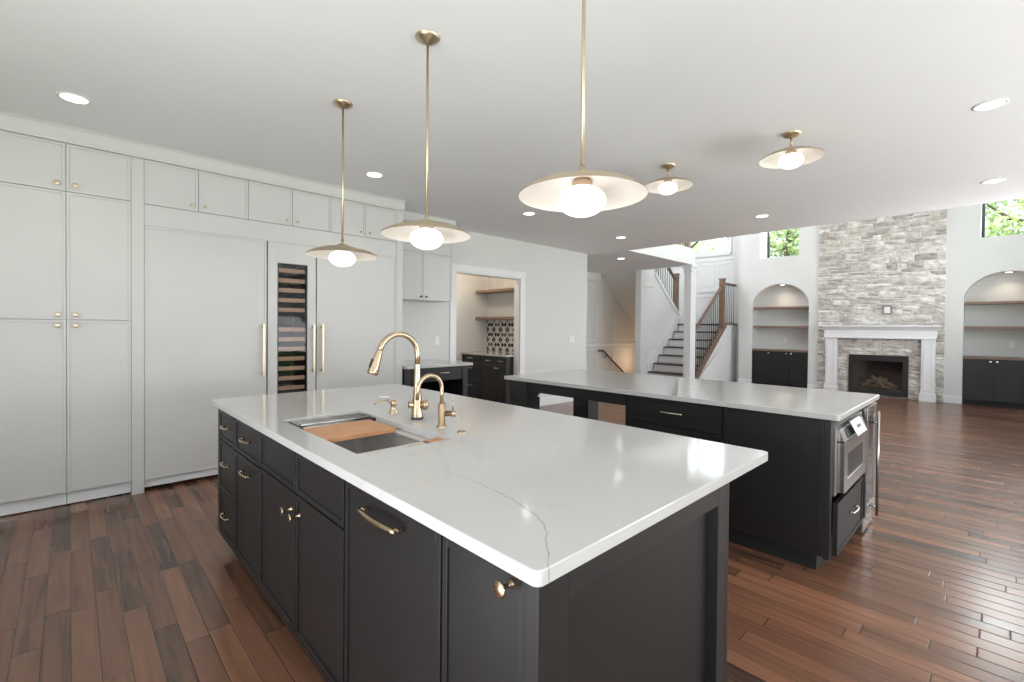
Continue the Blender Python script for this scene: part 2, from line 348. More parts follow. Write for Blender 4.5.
# cabinet wall with the pantry opening (4.10..5.33)
wl = MB().box(-2.6, 4.10, 5.5, 5.62, 0, C).box(5.42, 7.25, 5.5, 5.62, 0, C).box(4.10, 5.42, 5.5, 5.62, 2.19, C)
struct('wall_left', wl, WALL)
struct('wall_pantry_back', MB().box(3.6, 6.05, 6.85, 6.97, 0, C), WALL)
struct('wall_pantry_right', MB().box(5.88, 6.0, 5.62, 6.85, 0, C), WALL)
struct('wall_pantry_left', MB().box(3.5, 3.6, 5.62, 6.97, 0, C), WALL)
struct('wall_hall', MB().box(7.25, 10.1, 7.24, 7.4, 0, C).box(10.1, 13.6, 7.24, 7.4, -1.2, GC).box(7.25, 10.1, 7.24, 7.4, C+.34, GC), WALL)
struct('wall_hall_return', MB().box(7.13, 7.25, 5.62, 7.4, 0, C), WALL)
# breakfast side and patio side, behind the camera
struct('wall_back', MB().box(-2.6, -2.48, -3.4, 5.5, 0, .42).box(-2.6, -2.48, -3.4, 5.5, 2.5, C).box(-2.6, -2.48, -3.4, -2.0, .42, 2.5).box(-2.6, -2.48, 3.2, 5.5, .42, 2.5), WALL)
struct('wall_right', MB().box(-2.6, -1.0, -3.4, -3.2, 0, C).box(4.8, 5.1, -3.4, -3.2, 0, C).box(7.2, 7.57, -3.4, -3.2, 0, C).box(5.1, 7.2, -3.4, -3.2, 0, .3).box(5.1, 7.2, -3.4, -3.2, 2.36, C).box(-1.0, 4.8, -3.4, -3.2, 2.36, C), WALL)
struct('wall_great_room_side', MB().box(7.45, 7.57, -3.2, -1.07, 0, C).box(7.45, 12.2, -1.27, -1.07, 0, .5).box(7.45, 12.2, -1.27, -1.07, 4.7, GC).box(7.45, 7.75, -1.27, -1.07, .5, 4.7).box(11.85, 12.2, -1.27, -1.07, .5, 4.7).box(9.65, 9.95, -1.27, -1.07, .5, 4.7), WALL)
struct('wall_upper_kitchen', MB().box(7.3, 7.45, -1.4, 7.4, C+.34, GC), WALL)

def window(idx, face_o, U, Nn, w, h, m_frame, bars=0, hbars=0, fw=.05):
    """glazed window at face_o (lower corner), U along, Nn towards the room"""
    f = Face(face_o, U, Nn); o = thing_struct('window_%d' % idx, face_o)
    mb = MB(); f.box(mb, 0, fw, 0, h, -.03, .03); f.box(mb, w-fw, w, 0, h, -.03, .03); f.box(mb, fw, w-fw, 0, fw, -.03, .03); f.box(mb, fw, w-fw, h-fw, h, -.03, .03)
    for b in range(bars):
        u = w*(b+1)/(bars+1); f.box(mb, u-.025, u+.025, fw, h-fw, -.025, .025)
    for b in range(hbars):
        v = h*(b+1)/(hbars+1); f.box(mb, fw, w-fw, v-.02, v+.02, -.02, .02)
    ob('window_frame', mb, m_frame, o, .002)
    ob('pane', f.box(MB(), fw-.01, w-fw+.01, fw-.01, h-fw+.01, -.004, .004), PANE, o)
    return o
def thing_struct(name, loc):
    o = bpy.data.objects.new(name, None); COL.objects.link(o); o.location = loc; o['kind'] = 'structure'; POS[o.name] = Vector(loc); return o

# fireplace wall, 0.6 m deep, with two arched niches and two high windows
FX = 12.2; FT = .6; FC = 1.737
N1 = (2.975, 4.18); N2 = (-.706, .44); NSP, NTOP, ND = 2.06, 2.47, .42
W1 = (3.195, 4.03); W2 = (-.555, .236); WB, WT = 3.11, 4.95
def arch_pts(a, b, n=18):
    w = (b-a)/2; r = (w*w+(NTOP-NSP)**2)/(2*(NTOP-NSP)); zc = NTOP-r; t = math.asin(w/r)
    return [((a+b)/2 + r*math.sin(-t+2*t*i/n), zc + r*math.cos(-t+2*t*i/n)) for i in range(n+1)]
mb = MB()
mb.box(FX, FX+FT, -1.07, N2[0], 0, WB).box(FX, FX+FT, N2[1], 1.20, 0, WB).box(FX, FX+FT, 2.21, N1[0], 0, WB).box(FX, FX+FT, 1.20, 2.21, .90, WB).box(FX, FX+FT, 1.20, 2.21, 0, .03).box(FX+.53, FX+FT, 1.20, 2.21, .03, .90).box(FX, FX+FT, N1[1], 4.50, 0, WB)
for a, b in (N1, N2):
    mb.box(FX+ND, FX+FT, a, b, 0, WB)
    ap = arch_pts(a, b)
    for (y0, z0), (y1, z1) in zip(ap, ap[1:]): mb.prism([(FX, y0, z0), (FX, y1, z1), (FX, y1, WB), (FX, y0, WB)], (ND, 0, 0))
mb.box(FX, FX+FT, -1.07, W2[0], WB, WT).box(FX, FX+FT, W2[1], W1[0], WB, WT).box(FX, FX+FT, W1[1], 4.50, WB, WT).box(FX, FX+FT, -1.07, 4.50, WT, GC)
struct('wall_front', mb, WALL)
struct('wall_front_return', MB().box(FX+FT, 13.2, 4.52, 4.60, 0, GC).box(12.62, 12.8, 4.50, 4.80, 0, GC), WALL)
window(1, (FX+.55, W1[1], WB), -Y, -X, W1[1]-W1[0], WT-WB, LEAD, 0, 0, .045)
window(2, (FX+.55, W2[1], WB), -Y, -X, W2[1]-W2[0], WT-WB, LEAD, 0, 0, .045)
window(4, (-1.0, -3.3, .02), X, Y, 5.8, 2.34, TRIM, 3)
window(8, (5.1, -3.3, .3), X, Y, 2.1, 2.06, TRIM, 1)  # unseen window added to go with the dining-side ceiling fill
window(5, (-2.54, 3.2, .42), -Y, X, 5.2, 2.08, TRIM, 3, 1)
window(6, (7.75, -1.17, .5), X, Y, 1.9, 4.2, TRIM, 1, 2)
window(7, (9.95, -1.17, .5), X, Y, 1.9, 4.2, TRIM, 1, 2)
# stair window wall, panelled
SW = 13.2; SY = (5.19, 6.75); SZ = (3.55, 5.1)
struct('wall_stair', MB().box(SW, SW+.2, 4.60, 7.24, 0, SZ[0]).box(SW, SW+.2, 4.60, SY[0], SZ[0], SZ[1]).box(SW, SW+.2, SY[1], 7.24, SZ[0], SZ[1]).box(SW, SW+.2, 4.60, 7.24, SZ[1], GC), TRIM)
window(3, (SW+.06, SY[1], SZ[0]), -Y, -X, SY[1]-SY[0], SZ[1]-SZ[0], TRIM, 1, 0, .05)
pm = MB()
def mould_rect(mb, f, u0, u1, v0, v1, w=.035, t=.015):
    f.box(mb, u0, u0+w, v0, v1, 0, t); f.box(mb, u1-w, u1, v0, v1, 0, t); f.box(mb, u0+w, u1-w, v0, v0+w, 0, t); f.box(mb, u0+w, u1-w, v1-w, v1, 0, t)
fs = Face((SW, 7.24, 0), -Y, -X)
fs.box(pm, 0, 2.6, 2.42, 2.50, 0, .025); fs.box(pm, 0, 2.6, 3.30, 3.36, 0, .025); fs.box(pm, .4, 2.14, 3.44, 3.52, 0, .05)
for k in range(3): mould_rect(pm, fs, .10+.85*k, .85+.85*k, 1.65, 2.32); mould_rect(pm, fs, .10+.85*k, .85+.85*k, 2.58, 3.22)
fs.box(pm, 2.07, 2.17, 3.5, 5.2, 0, .03); fs.box(pm, .40, .49, 3.5, 5.2, 0, .03)
struct('trim_1', pm, TRIM, .004)
# hall wainscot
pm = MB(); fh = Face((7.25, 7.24, 0), X, -Y)
fh.box(pm, 0, 6, .90, .97, 0, .03); fh.box(pm, 0, 2.83, 2.62, C, 0, .05); fh.box(pm, 0, 2.9, 0, .14, 0, .018)
for a, b in ((.35, 1.15), (1.3, 2.05), (2.15, 2.72), (3.45, 4.6)): mould_rect(pm, fh, a, b, 1.06, 2.5); mould_rect(pm, fh, a, b, .2, .84)
struct('trim_2', pm, TRIM, .004)
# stair well: separating wall, rising flight above it, soffit, upstairs edge
SEP = 6.0
struct('wall_stair_middle', MB().prism([(10.06, SEP, 0), (12.02, SEP, 0), (12.02, SEP, 1.79), (10.66, SEP, 2.83), (10.66, SEP, C+.34), (10.06, SEP, C+.34)], (0, .12, 0)), TRIM)
pm = MB(); fm = Face((10.06, SEP, 0), X, -Y)
fm.box(pm, -.02, .10, 0, C, -.14, .015)
fm.box(pm, .10, 1.0, .92, .98, 0, .02); fm.box(pm, .10, 1.0, .78, .82, 0, .012); fm.box(pm, .10, .62, 2.42, 2.47, 0, .02)
mb2 = pm
for (a, za), (b, zb) in (((.74, 2.83-.10), (1.96, 1.79-.10)),):                       # raking cap band under the upper rail
    mb2.prism([(10.06+a-.10, SEP-.03, za+.10), (10.06+b, SEP-.03, zb+.10), (10.06+b, SEP-.03, zb-.02), (10.06+a-.10, SEP-.03, za-.02)], (0, .03, 0))
mb2.prism([(10.35, SEP-.03, .28), (11.95, SEP-.03, 1.56), (11.95, SEP-.03, 1.80), (10.35, SEP-.03, .52)], (0, .03, 0))        # skirt above the treads
struct('trim_3', pm, TRIM, .003)
struct('wall_stair_soffit', MB().prism([(10.08, 6.12, C), (12.05, 6.12, 1.30), (12.05, 6.12, 1.50), (10.08, 6.12, 3.1)], (0, 1.12, 0)), WALL)
# fascia of the upper landing and its square column
struct('trim_4', MB().box(7.40, 10.12, 4.69, 4.73, C-.005, 3.16).box(10.08, 10.12, 4.73, 6.0, C-.005, 3.16), TRIM)
cm = MB().box(9.90, 10.15, 4.67, 4.83, .0, C-.006).box(9.88, 10.17, 4.65, 4.85, 2.64, 2.68).box(9.88, 10.17, 4.65, 4.85, 0, .16).box(9.86, 10.19, 4.63, 4.87, 2.74, C-.006)
struct('trim_5', cm, TRIM, .004)
# pantry door casing
pm = MB(); fc = Face((0, 5.5, 0), X, -Y)
fc.box(pm, 3.99, 4.10, 0, 2.19, 0, .022); fc.box(pm, 5.42, 5.545, 0, 2.19, 0, .012); fc.box(pm, 5.42, 5.47, 0, 2.19, 0, .022); fc.box(pm, 3.97, 5.545, 2.19, 2.295, 0, .022)
fc.box(pm, 4.10, 4.115, 0, 2.19, -.12, 0); fc.box(pm, 5.405, 5.42, 0, 2.19, -.12, 0); fc.box(pm, 4.115, 5.405, 2.175, 2.19, -.12, 0)
struct('trim_6', pm, TRIM, .003)
# crown over the white cabinets
struct('trim_7', MB().prism([(-2.4, 4.757, 2.695), (-2.4, 4.735, 2.695), (-2.4, 4.725, 2.72), (-2.4, 4.715, 2.79), (-2.4, 4.70, C), (-2.4, 4.757, C)], (5.19, 0, 0)).prism([(2.79, 5.17, 2.70), (2.79, 5.14, 2.70), (2.79, 5.11, C), (2.79, 5.17, C)], (1.02, 0, 0)), CABW)
def baseb(name, f, segs):
    mb = MB()
    for a, b in segs: f.box(mb, a, b, 0, .13, 0, .018); f.box(mb, a, b, .13, .145, 0, .010)
    struct(name, mb, TRIM, .002)
baseb('baseboard_left', Face((0, 5.5, 0), X, -Y), [(5.55, 7.27)])
baseb('baseboard_front', Face((FX, 0, 0), Y, -X), [(N2[1], .695), (2.78, N1[0]), (N1[1], 4.50), (-1.07, N2[0])])

# outside: lawn and trees seen through the high windows
struct('ground', MB().box(-30, 45, -30, 40, -.6, -.55), OUT)
def tree(x, y, h, rad, label, m):
    t = thing('leafy_tree', label, 'tree', (x, y, -.55), 'trees outside the high windows')
    rnd = random.Random(int(x*31+y*7)); mb = MB()
    mb.tube([(x, y, -.55), (x+.1, y, h*.3), (x-.05, y+.1, h*.55), (x, y, h*.8)], [.2, .16, .12, .05], 8)
    br = []
    for k in range(9):
        a = k*2.4; z = h*(.3+.05*k); e = Vector((x+math.cos(a)*rad*.7, y+math.sin(a)*rad*.7, z+rad*.5)); mb.tube([(x, y, z), ((x+e.x)/2, (y+e.y)/2, z+rad*.15), e], [.07, .05, .02], 6)
    ob('trunk', mb, BARK, t)
    mb = MB(); cl = [(Vector((x+rnd.gauss(0, rad*.45), y+rnd.gauss(0, rad*.45), h*.62+rnd.gauss(0, h*.17))), rnd.uniform(.35, .75)) for _ in range(70)]
    for c, r in cl:
        for _ in range(48):
            d = Vector((rnd.gauss(0, 1), rnd.gauss(0, 1), rnd.gauss(0, 1))).normalized()*r*rnd.uniform(.5, 1); p = c+d
            u = Vector((rnd.gauss(0, 1), rnd.gauss(0, 1), rnd.gauss(0, .6))).normalized(); v = u.orthogonal().normalized(); sl = rnd.uniform(.07, .13)
            q = [p-u*sl, p+v*sl*.45, p+u*sl, p-v*sl*.45]; mb.bm.faces.new([mb.bm.verts.new(k) for k in q])
    ob('crown', mb, m, t)
tree(19.5, 5.4, 7.2, 1.7, 'bright green tree seen through the high window over the left niche', LEAF)
tree(20.5, 9.9, 7.6, 2.0, 'green tree outside the window over the staircase landing', LEAF2)
tree(19.0, -.9, 7.0, 2.1, 'sunlit green tree outside the high window at right edge', LEAF2)

# ------------------------------------------------------------------ white cabinet wall
YC = 4.757
fw_ = Face((0, YC+.022, 0), X, -Y)                      # carcass front; doors stand 22 mm proud
def box_body(f, u0, u1, v0, v1, depth, m, parent, name='cabinet_body'):
    return ob(name, f.box(MB(), u0, u1, v0, v1, -depth, 0), m, parent, .001)
DEP = .715
t = thing('pantry_cabinet', 'tall white pantry cabinet with six slim framed doors at far left', 'cabinet', (-.02, 5.1, 0))
box_body(fw_, -.40, .352, .10, 2.71, DEP, CABW, t)
fl = Face((0, 4.815, 0), X, -Y)
ob('toe_kick', fl.box(MB(), -.40, -.022, .008, .098, -.02, 0).obox(fl.O, fl.U, Z, fl.N, -.018, .352, .008, .098, -.02, 0), TRIM, t, .001)
for a, b, kx in ((-.398, -.0215, -.066), (-.0185, .3515, .030)):
    for v0, v1, kz in ((.112, 1.392, 1.352), (1.397, 2.339, 1.432), (2.343, 2.692, 2.392)):
        d = fw_.shaker('door', a, b, v0, v1, CABW, t, .018); fw_.knob(kx, kz, d, BRASSB, r=.0165)
def filler(name, u0, u1, v0, v1, n=.024):
    return fw_.box(MB(), u0, u1, v0, v1, -.4, n)
struct('trim_8', fw_.box(filler('', .3535, .4325, 0, 2.60, .027), .352, .434, 2.60, 2.70, -.4, .012), CABW, .0015)
struct('trim_9', filler('', 2.7035, 2.786, 0, 2.70, .024), CABW, .0015)
struct('trim_10', fw_.box(fw_.box(MB(), .434, 2.702, 2.1655, 2.334, -.4, .016), -2.4, 2.786, 2.694, 2.72, -.3, .02), CABW, .001)
struct('trim_11', MB().box(2.788, 2.80, YC+.06, 5.5, 0, 2.7), CABW)
for (a, m_, b), lab in zip(((.435, .801, 1.183), (1.187, 1.571, 1.946), (1.950, 2.325, 2.702)),
        ('white two-door upper cabinet right beside the tall pantry, over the refrigerator', 'white two-door upper cabinet above the wine column', 'white two-door upper cabinet behind the two left pendants, nearest the desk nook')):
    t = thing('upper_cabinet', lab, 'cabinet', ((a+b)/2, 5.1, 2.335), 'small upper cabinets along the ceiling')
    box_body(fw_, a, b, 2.336, 2.692, DEP, CABW, t)
    for p, q, kx in ((a, m_-.002, m_-.05), (m_+.002, b, m_+.05)):
        d = fw_.shaker('door', p, q, 2.338, 2.692, CABW, t, .018); fw_.knob(kx, 2.385, d, BRASSB, r=.013)
def bar_handle(f, u, v0, v1, parent):
    mb = MB(); f.box(mb, u-.011, u+.011, v0, v1, .058, .072)
    for v in (v0+.03, v1-.03): f.box(mb, u-.008, u+.008, v-.012, v+.012, .022, .058)
    return ob('bar_handle', mb, BRASSB, parent, .0025)
def grille(f2, a, b, parent): return ob('toe_grille', f2.box(MB(), a, b, .03, .088, -.03, 0), TRIM, parent, .001)
ft = Face((0, 4.80, 0), X, -Y)
t = thing('refrigerator', 'white panelled refrigerator column with long brass handle, left of the wine racks', 'refrigerator', (.89, 5.1, 0))
box_body(fw_, .435, 1.343, .095, 2.164, DEP, CABW, t, 'refrigerator_body')
d = fw_.shaker('door', .435, 1.341, .100, 2.163, CABW, t, .018); bar_handle(fw_, 1.307, .893, 1.383, d); grille(ft, .437, 2.70, t)
t = thing('freezer', 'white panelled freezer column with brass handle, right of the wine racks', 'freezer', (2.25, 5.1, 0))
box_body(fw_, 1.806, 2.702, .095, 2.164, DEP, CABW, t, 'freezer_body')
d = fw_.shaker('door', 1.808, 2.701, .100, 2.163, CABW, t, .018); bar_handle(fw_, 1.855, .893, 1.383, d)
t = thing('wine_refrigerator', 'tall narrow wine refrigerator with dark glass and wooden rack fronts', 'wine cooler', (1.57, 5.1, 0))
wb = MB(); fw_.box(wb, 1.352, 1.42, .095, 2.164, -DEP, 0); fw_.box(wb, 1.73, 1.798, .095, 2.164, -DEP, 0); fw_.box(wb, 1.42, 1.73, 1.98, 2.164, -DEP, 0); fw_.box(wb, 1.42, 1.73, .095, .70, -DEP, 0)
ob('cooler_body', wb, VOID, t)
ob('interior', fw_.box(MB(), 1.42, 1.73, .70, 1.98, -DEP, -.42), VOID, t)
db = MB()
for q in ((1.352, 1.436, .10, 2.163), (1.716, 1.796, .10, 2.163), (1.436, 1.716, 1.968, 2.163), (1.436, 1.716, .10, .712)): fw_.box(db, *q, .002, .022)
d = ob('door', db, CABW, t, .001)
bar_handle(fw_, 1.766, .893, 1.383, d)
gm = MB()
for q in ((1.436, 1.446, .712, 1.968), (1.706, 1.716, .712, 1.968), (1.446, 1.706, 1.958, 1.968), (1.446, 1.706, .712, .722)): fw_.box(gm, *q, .004, .018)
ob('glass_frame', gm, BLACK, d); ob('glass', fw_.box(MB(), 1.446, 1.706, .722, 1.958, .008, .012), WINEG, d)
for k in range(13):
    z = .758 + .0955*k
    if k == 7: continue
    rk = ob('rack', fw_.box(MB(), 1.45, 1.702, z-.022, z+.018, -.035, -.012), RACKWOOD, t, .002)
    if k not in (6,):
        wm = MB()
        for q in range(7): fw_.box(wm, 1.462+.036*q, 1.47+.036*q, z-.014, z-.006, -.40, -.035)
        ob('rack_wires', wm, STEELD, rk)
# ------------------------------------------------------------------ desk nook
fu = Face((0, 5.192, 0), X, -Y)
t = thing('wall_cabinet', 'white wall cabinet with two pairs of doors in the desk nook', 'cabinet', (3.3, 5.35, 1.71))
box_body(fu, 2.802, 3.79, 1.716, 2.71, .305, CABW, t)
for a, b, kx in ((2.86, 3.329, 3.29), (3.333, 3.788, 3.372)):
    for v0, v1, kz in ((1.72, 2.326, 1.762), (2.334, 2.69, 2.378)):
        d = fu.shaker('door', a, b, v0, v1, CABW, t, .018); fu.knob(kx, kz, d, BLACKM if v0 < 2 else BRASSB, r=.013)
fd = Face((0, 4.735, 0), X, -Y)
t = thing('built_in_desk', 'charcoal built-in desk with drawer and open kneehole in the nook', 'desk', (3.25, 5.1, 0))
dm = MB(); fd.box(dm, 2.802, 2.90, 0, .876, -.745, 0); fd.box(dm, 3.655, 3.735, 0, .876, -.745, 0); fd.box(dm, 2.90, 3.655, .700, .876, -.745, -.02); fd.box(dm, 2.90, 3.655, 0, .70, -.745, -.70)
ob('desk_body', dm, DARK, t, .0015)
d = fd.shaker('drawer', 2.905, 3.65, .712, .868, DARK, t, .016, n=-.02); fd.pull(3.36, .80, .16, d, SILVER, n=0)
tag(ob('desk_top', fd.box(MB(), 2.802, 3.768, .877, .91, -.763, .065), QUARTZ, None, .003), 'white quartz worktop on the charcoal desk in the nook', 'worktop')
def outlet(name, f, u, v, label, cat, gang=1, rocker=True):
    t = thing(name, label, cat, f.p(u, v, 0)); w = .07 + .046*(gang-1)
    ob('cover_plate', f.box(MB(), u-w/2, u+w/2, v-.058, v+.058, 0, .006), PLATE, t, .002)
    for g in range(gang):
        c = u + (g-(gang-1)/2)*.046
        if rocker: ob('rocker', f.box(MB(), c-.016, c+.016, v-.033, v+.033, .0062, .010), PLATE, t, .002)
        else:
            for s in (-1, 1): ob('socket', f.box(MB(), c-.016, c+.016, v+s*.02-.014, v+s*.02+.014, .0062, .009), PLATE, t, .003)
    return t
outlet('wall_outlet', Face((0, 5.5, 0), X, -Y), 3.775, 1.17, 'white outlet on the wall above the desk in the nook', 'outlet', 1, False)
outlet('light_switch', Face((0, 5.5, 0), X, -Y), 6.79, 1.16, 'wide white light switch plate on the wall right of the pantry doorway', 'light switch', 3)

# ------------------------------------------------------------------ pantry beyond the doorway
fp = Face((5.27, 6.85, 0), -Y, -X)                     # u runs from the back wall towards the doorway
t = thing('base_cabinet', 'dark pantry base cabinet with drawers seen through the doorway', 'cabinet', (5.58, 6.2, 0))
box_body(fp, .004, 1.22, .10, .876, .60, DARK, t); ob('toe_kick', fp.box(MB(), .004, 1.22, 0, .10, -.60, -.07), TOE, t)
for v0, v1 in ((.73, .868), (.44, .722), (.11, .432)):
    d = fp.shaker('drawer', .03, .54, v0, v1, DARK, t, .02); fp.pull(.285, (v0+v1)/2 + (.02 if v1 > .8 else .06), .16, d, SILVER)
for a, b in ((.552, .985), (.993, 1.215)):
    d = fp.shaker('drawer', a, b, .73, .868, DARK, t, .02); fp.pull((a+b)/2+(.23 if a < .9 else 0)*0, .80, .14, d, SILVER)
for a, b, k in ((.552, .985, .955), (.993, 1.215, 1.02)):
    d = fp.shaker('door', a, b, .11, .722, DARK, t, .02); fp.knob(k, .676, d, SILVER, r=.016)
tag(ob('pantry_worktop', fp.box(MB(), .002, 1.225, .877, .91, -.607, .03), QUARTZ, None, .003), 'white quartz worktop on the dark pantry cabinet', 'worktop')
tag(ob('tile_backsplash', MB().box(5.866, 5.878, 5.63, 6.85, .912, 1.495), TILE), 'black and white petal-patterned tile backsplash in the pantry', 'backsplash')
for z, lab in ((1.515, 'brown wooden pantry shelf just above the patterned tiles'), (2.02, 'upper brown wooden shelf in the pantry, near the top of the doorway')):
    tag(ob('floating_shelf', MB().box(5.57, 5.88, 5.64, 6.848, z, z+.045), WALNUT, None, .002), lab, 'shelf', 'shelves in the pantry')

# ------------------------------------------------------------------ near island
FI = Face((.655+.022, 3.30, 0), -Y, -X)                # u from the far end (3.30) towards the camera
U = lambda y: 3.30 - y
t = thing('kitchen_island', 'charcoal kitchen island with sink, drawers and brass handles in the foreground', 'kitchen island', (1.2, 1.95, 0))
bd = MB()
bd.box(.677, 1.56, 2.50, 3.285, .10, .878).box(.677, 1.56, .648, 1.40, .10, .878).box(.677, .70, 1.40, 2.50, .10, .878).box(1.20, 1.56, 1.40, 2.50, .10, .878).box(.70, 1.20, 1.40, 2.50, .10, .58)
ob('cabinet_body', bd, DARK, t)
ob('toe_kick', MB().box(.745, 1.50, .70, 3.24, 0, .10), TOE, t)
fr = MB()                                              # rails and stiles flush with the door faces
fr.box(.655, .70, 3.262, 3.285, .10, .878)
fr.box(.655, .70, .640, 3.262, .10, .118).box(.655, .70, .640, 3.262, .858, .878)
ob('face_frame', fr, DARK, t, .0012)
def drawer(y1, y0, z0, z1, pull=True, w=.13, pz=None):
    d = FI.shaker('drawer', U(y1), U(y0), z0, z1, DARK, t, .02, bev=.0015)
    if pull: FI.pull(U((y0+y1)/2)+.03, pz or (z0+z1)/2, w, d, BRASS)
    return d
drawer(3.258, 2.900, .682, .853, pz=.775); drawer(3.258, 2.900, .382, .674, pz=.560); drawer(3.258, 2.900, .122, .374, pz=.262)
drawer(2.892, 2.438, .682, .853, pz=.775)
d = FI.shaker('door', U(2.892), U(2.438), .122, .674, DARK, t, .02, bev=.0015, label='pull-out door with brass bow handle'); FI.pull(U(2.665)+.03, .605, .14, d, BRASS)
for a, b, kn in ((2.430, 1.948, 2.0), (1.940, 1.490, 1.905)):
    FI.shaker('false_front', U(a), U(b), .690, .853, DARK, t, .02, bev=.0015)
    d = FI.shaker('door', U(a), U(b), .122, .682, DARK, t, .02, bev=.0015); FI.knob(U(1.985 if a > 2 else 1.893), .612, d, BRASS, r=.0165, length=.042)
d = FI.shaker('dishwasher_panel', U(1.478), U(.934), .122, .853, DARK, t, .02, bev=.0015); FI.pull(U(1.215), .808, .215, d, BRASS, out=.034, r=.0075)
d = FI.shaker('door', U(.926), U(.646), .122, .853, DARK, t, .02, bev=.0015); FI.knob(U(.682), .835, d, BRASS, r=.0165, length=.036)
FE = Face((.655, .625, 0), X, -Y)                      # the end panel that faces the camera's right
ep = MB(); FE.box(ep, 0, .09, .0, .878, -.021, .020); FE.box(ep, .839, .9045, 0, .878, -.021, .020); FE.box(ep, .09, .839, .800, .878, -.021, .020); FE.box(ep, .09, .839, 0, .11, -.021, .020); FE.box(ep, .09, .839, .11, .80, -.021, -.012)
ob('end_panel', ep, DARK, t, .0015)
ob('back_panel', MB().box(1.56, 1.58, .605, 3.285, 0, .878), DARK, t, .001)
ob('far_end_panel', MB().box(.66, 1.58, 3.285, 3.30, .10, .878), DARK, t, .001)
# worktop with rounded corners and the sink cut-out
IX, IY = (.622, 1.878), (.577, 3.312); SX, SYk = (.736, 1.125), (1.526, 2.36)
def rounded(x0, x1, y0, y1, r, n=5):
    o = []
    for cx_, cy_, a0 in ((x1-r, y1-r, 0), (x0+r, y1-r, 90), (x0+r, y0+r, 180), (x1-r, y0+r, 270)):
        for i in range(n+1):
            a = math.radians(a0+90*i/n); o.append((cx_+r*math.cos(a), cy_+r*math.sin(a)))
    return o
def slab(outer, inner, z0, z1):
    mb = MB(); bm = mb.bm
    def ring(p, z): return [bm.verts.new((x, y, z)) for x, y in p]
    oT, oB = ring(outer, z1), ring(outer, z0)
    loops = [(oT, oB)]
    if inner: loops.append((ring(inner, z1), ring(inner, z0)))
    for tp, bt in loops:
        for i in range(len(tp)): bm.faces.new((tp[i], tp[(i+1) % len(tp)], bt[(i+1) % len(tp)], bt[i]))
    if not inner: bm.faces.new(oT); bm.faces.new(oB[::-1])
    else:
        n = len(outer)//4
        for tp, ip in ((oT, loops[1][0]), (oB, loops[1][1])):
            for i in range(len(outer)):
                f = bm.faces.new((tp[i], tp[(i+1) % len(tp)], ip[(i+1) % len(ip)], ip[i]))
    return mb
top = slab(rounded(*IX, *IY, .018), rounded(*SX, *SYk, .012), .878, .91)
tag(ob('island_worktop', top, QUARTZV, None, .0025, origin=(VOFF[0], VOFF[1], .878)), 'white quartz worktop with one dark vein on the sink island', 'worktop')
# sink: a steel basin hung under the worktop
t = thing('kitchen_sink', 'stainless undermount workstation sink set in the near island', 'sink', (.93, 1.94, .60))
x0, x1, y0, y1 = SX[0]-.004, SX[1]+.004, SYk[0]-.004, SYk[1]+.004
bs = MB(); zb, zl, zt = .63, .8765, .877
bs.box(x0-.012, x0, y0-.012, y1+.012, zb, zt).box(x1, x1+.012, y0-.012, y1+.012, zb, zt).box(x0, x1, y0-.012, y0, zb, zt).box(x0, x1, y1, y1+.012, zb, zt).box(x0, x1, y0, y1, zb-.012, zb)
bs.prism([(x1, y1, zb), (x1-.03, y1, zb), (x1, y1-.03, zb)], (0, 0, zt-zb-.02))
ob('basin', bs, STEELD, t)
ob('ledge', MB().box(x0, x0+.014, y0, y1, zl-.012, zl).box(x1-.05, x1, y0, y1, zl-.012, zl), LEDGE, t, .001)
ob('drain', MB().lathe([(.055, 0), (.055, .004), (.045, .005), (.02, .001), (0, .001)], ((x0+x1)/2, 1.9, zb)), STEEL, t)
tag(ob('cutting_board', MB().box(x0+.002, x1-.045, 1.905, 2.16, zl, zl+.022), BOARD, None, .003), 'orange-brown wooden cutting board lying across the sink', 'cutting board')
t = thing('drying_rack', 'rolled steel drying rack with black end caps at the far end of the sink', 'drying rack', (.93, 2.26, zl))
for k in range(7):
    y = 2.185+.025*k; b = ob('rod', MB().tube([(x0+.03, y, zl+.0125), (x1-.03, y, zl+.0125)], .012, 10), STEEL, t)
ob('rod', MB().tube([(x0+.03, 2.197, zl+.028), (x1-.03, 2.197, zl+.028)], .010, 10), STEEL, t)
for a, b in ((x0+.004, x0+.036), (x1-.036, x1-.004)): ob('end_cap', MB().box(a, b, 2.172, 2.35, zl+.0005, zl+.024), BLACK, t, .005)
t = thing('sink_colander', 'small steel colander with wooden grip at the near corner of the sink', 'colander', (1.0, 1.56, zl))
ob('rail', MB().box(x0+.002, x1-.09, 1.575, 1.615, zl, zl+.018), LEDGE, t, .002)
ob('grip', MB().box(x1-.075, x1-.002, 1.53, 1.625, zl, zl+.020), BOARD, t, .003); ob('clip', MB().box(x1-.09, x1-.0755, 1.53, 1.62, zl, zl+.018), BLACK, t, .002)

def arc(cx_, cz_, r, a0, a1, y, n=20): return [(cx_+r*math.cos(math.radians(a0+(a1-a0)*i/n)), y, cz_+r*math.sin(math.radians(a0+(a1-a0)*i/n))) for i in range(n+1)]
t = thing('kitchen_faucet', 'tall champagne bronze gooseneck faucet with pull-down spray head', 'faucet', (1.232, 1.961, .91))
fx, fy = 1.232, 1.961
ob('base_ring', MB().lathe([(.031, 0), (.031, .010), (.027, .012), (0, .012)], (fx, fy, .9102)), BLACK, t)
ob('faucet_body', MB().lathe([(.029, .012), (.028, .03), (.025, .06), (.022, .10), (.0175, .15), (.0155, .20), (.0145, .27)], (fx, fy, .91), n=20), BRASS, t)
cx_, cz_, rr_ = fx-.102, 1.225, .102
pts = [(fx, fy, 1.17)] + arc(cx_, cz_, rr_, 0, 165, fy)
ob('spout', MB().tube(pts, .0135, 12), BRASS, t)
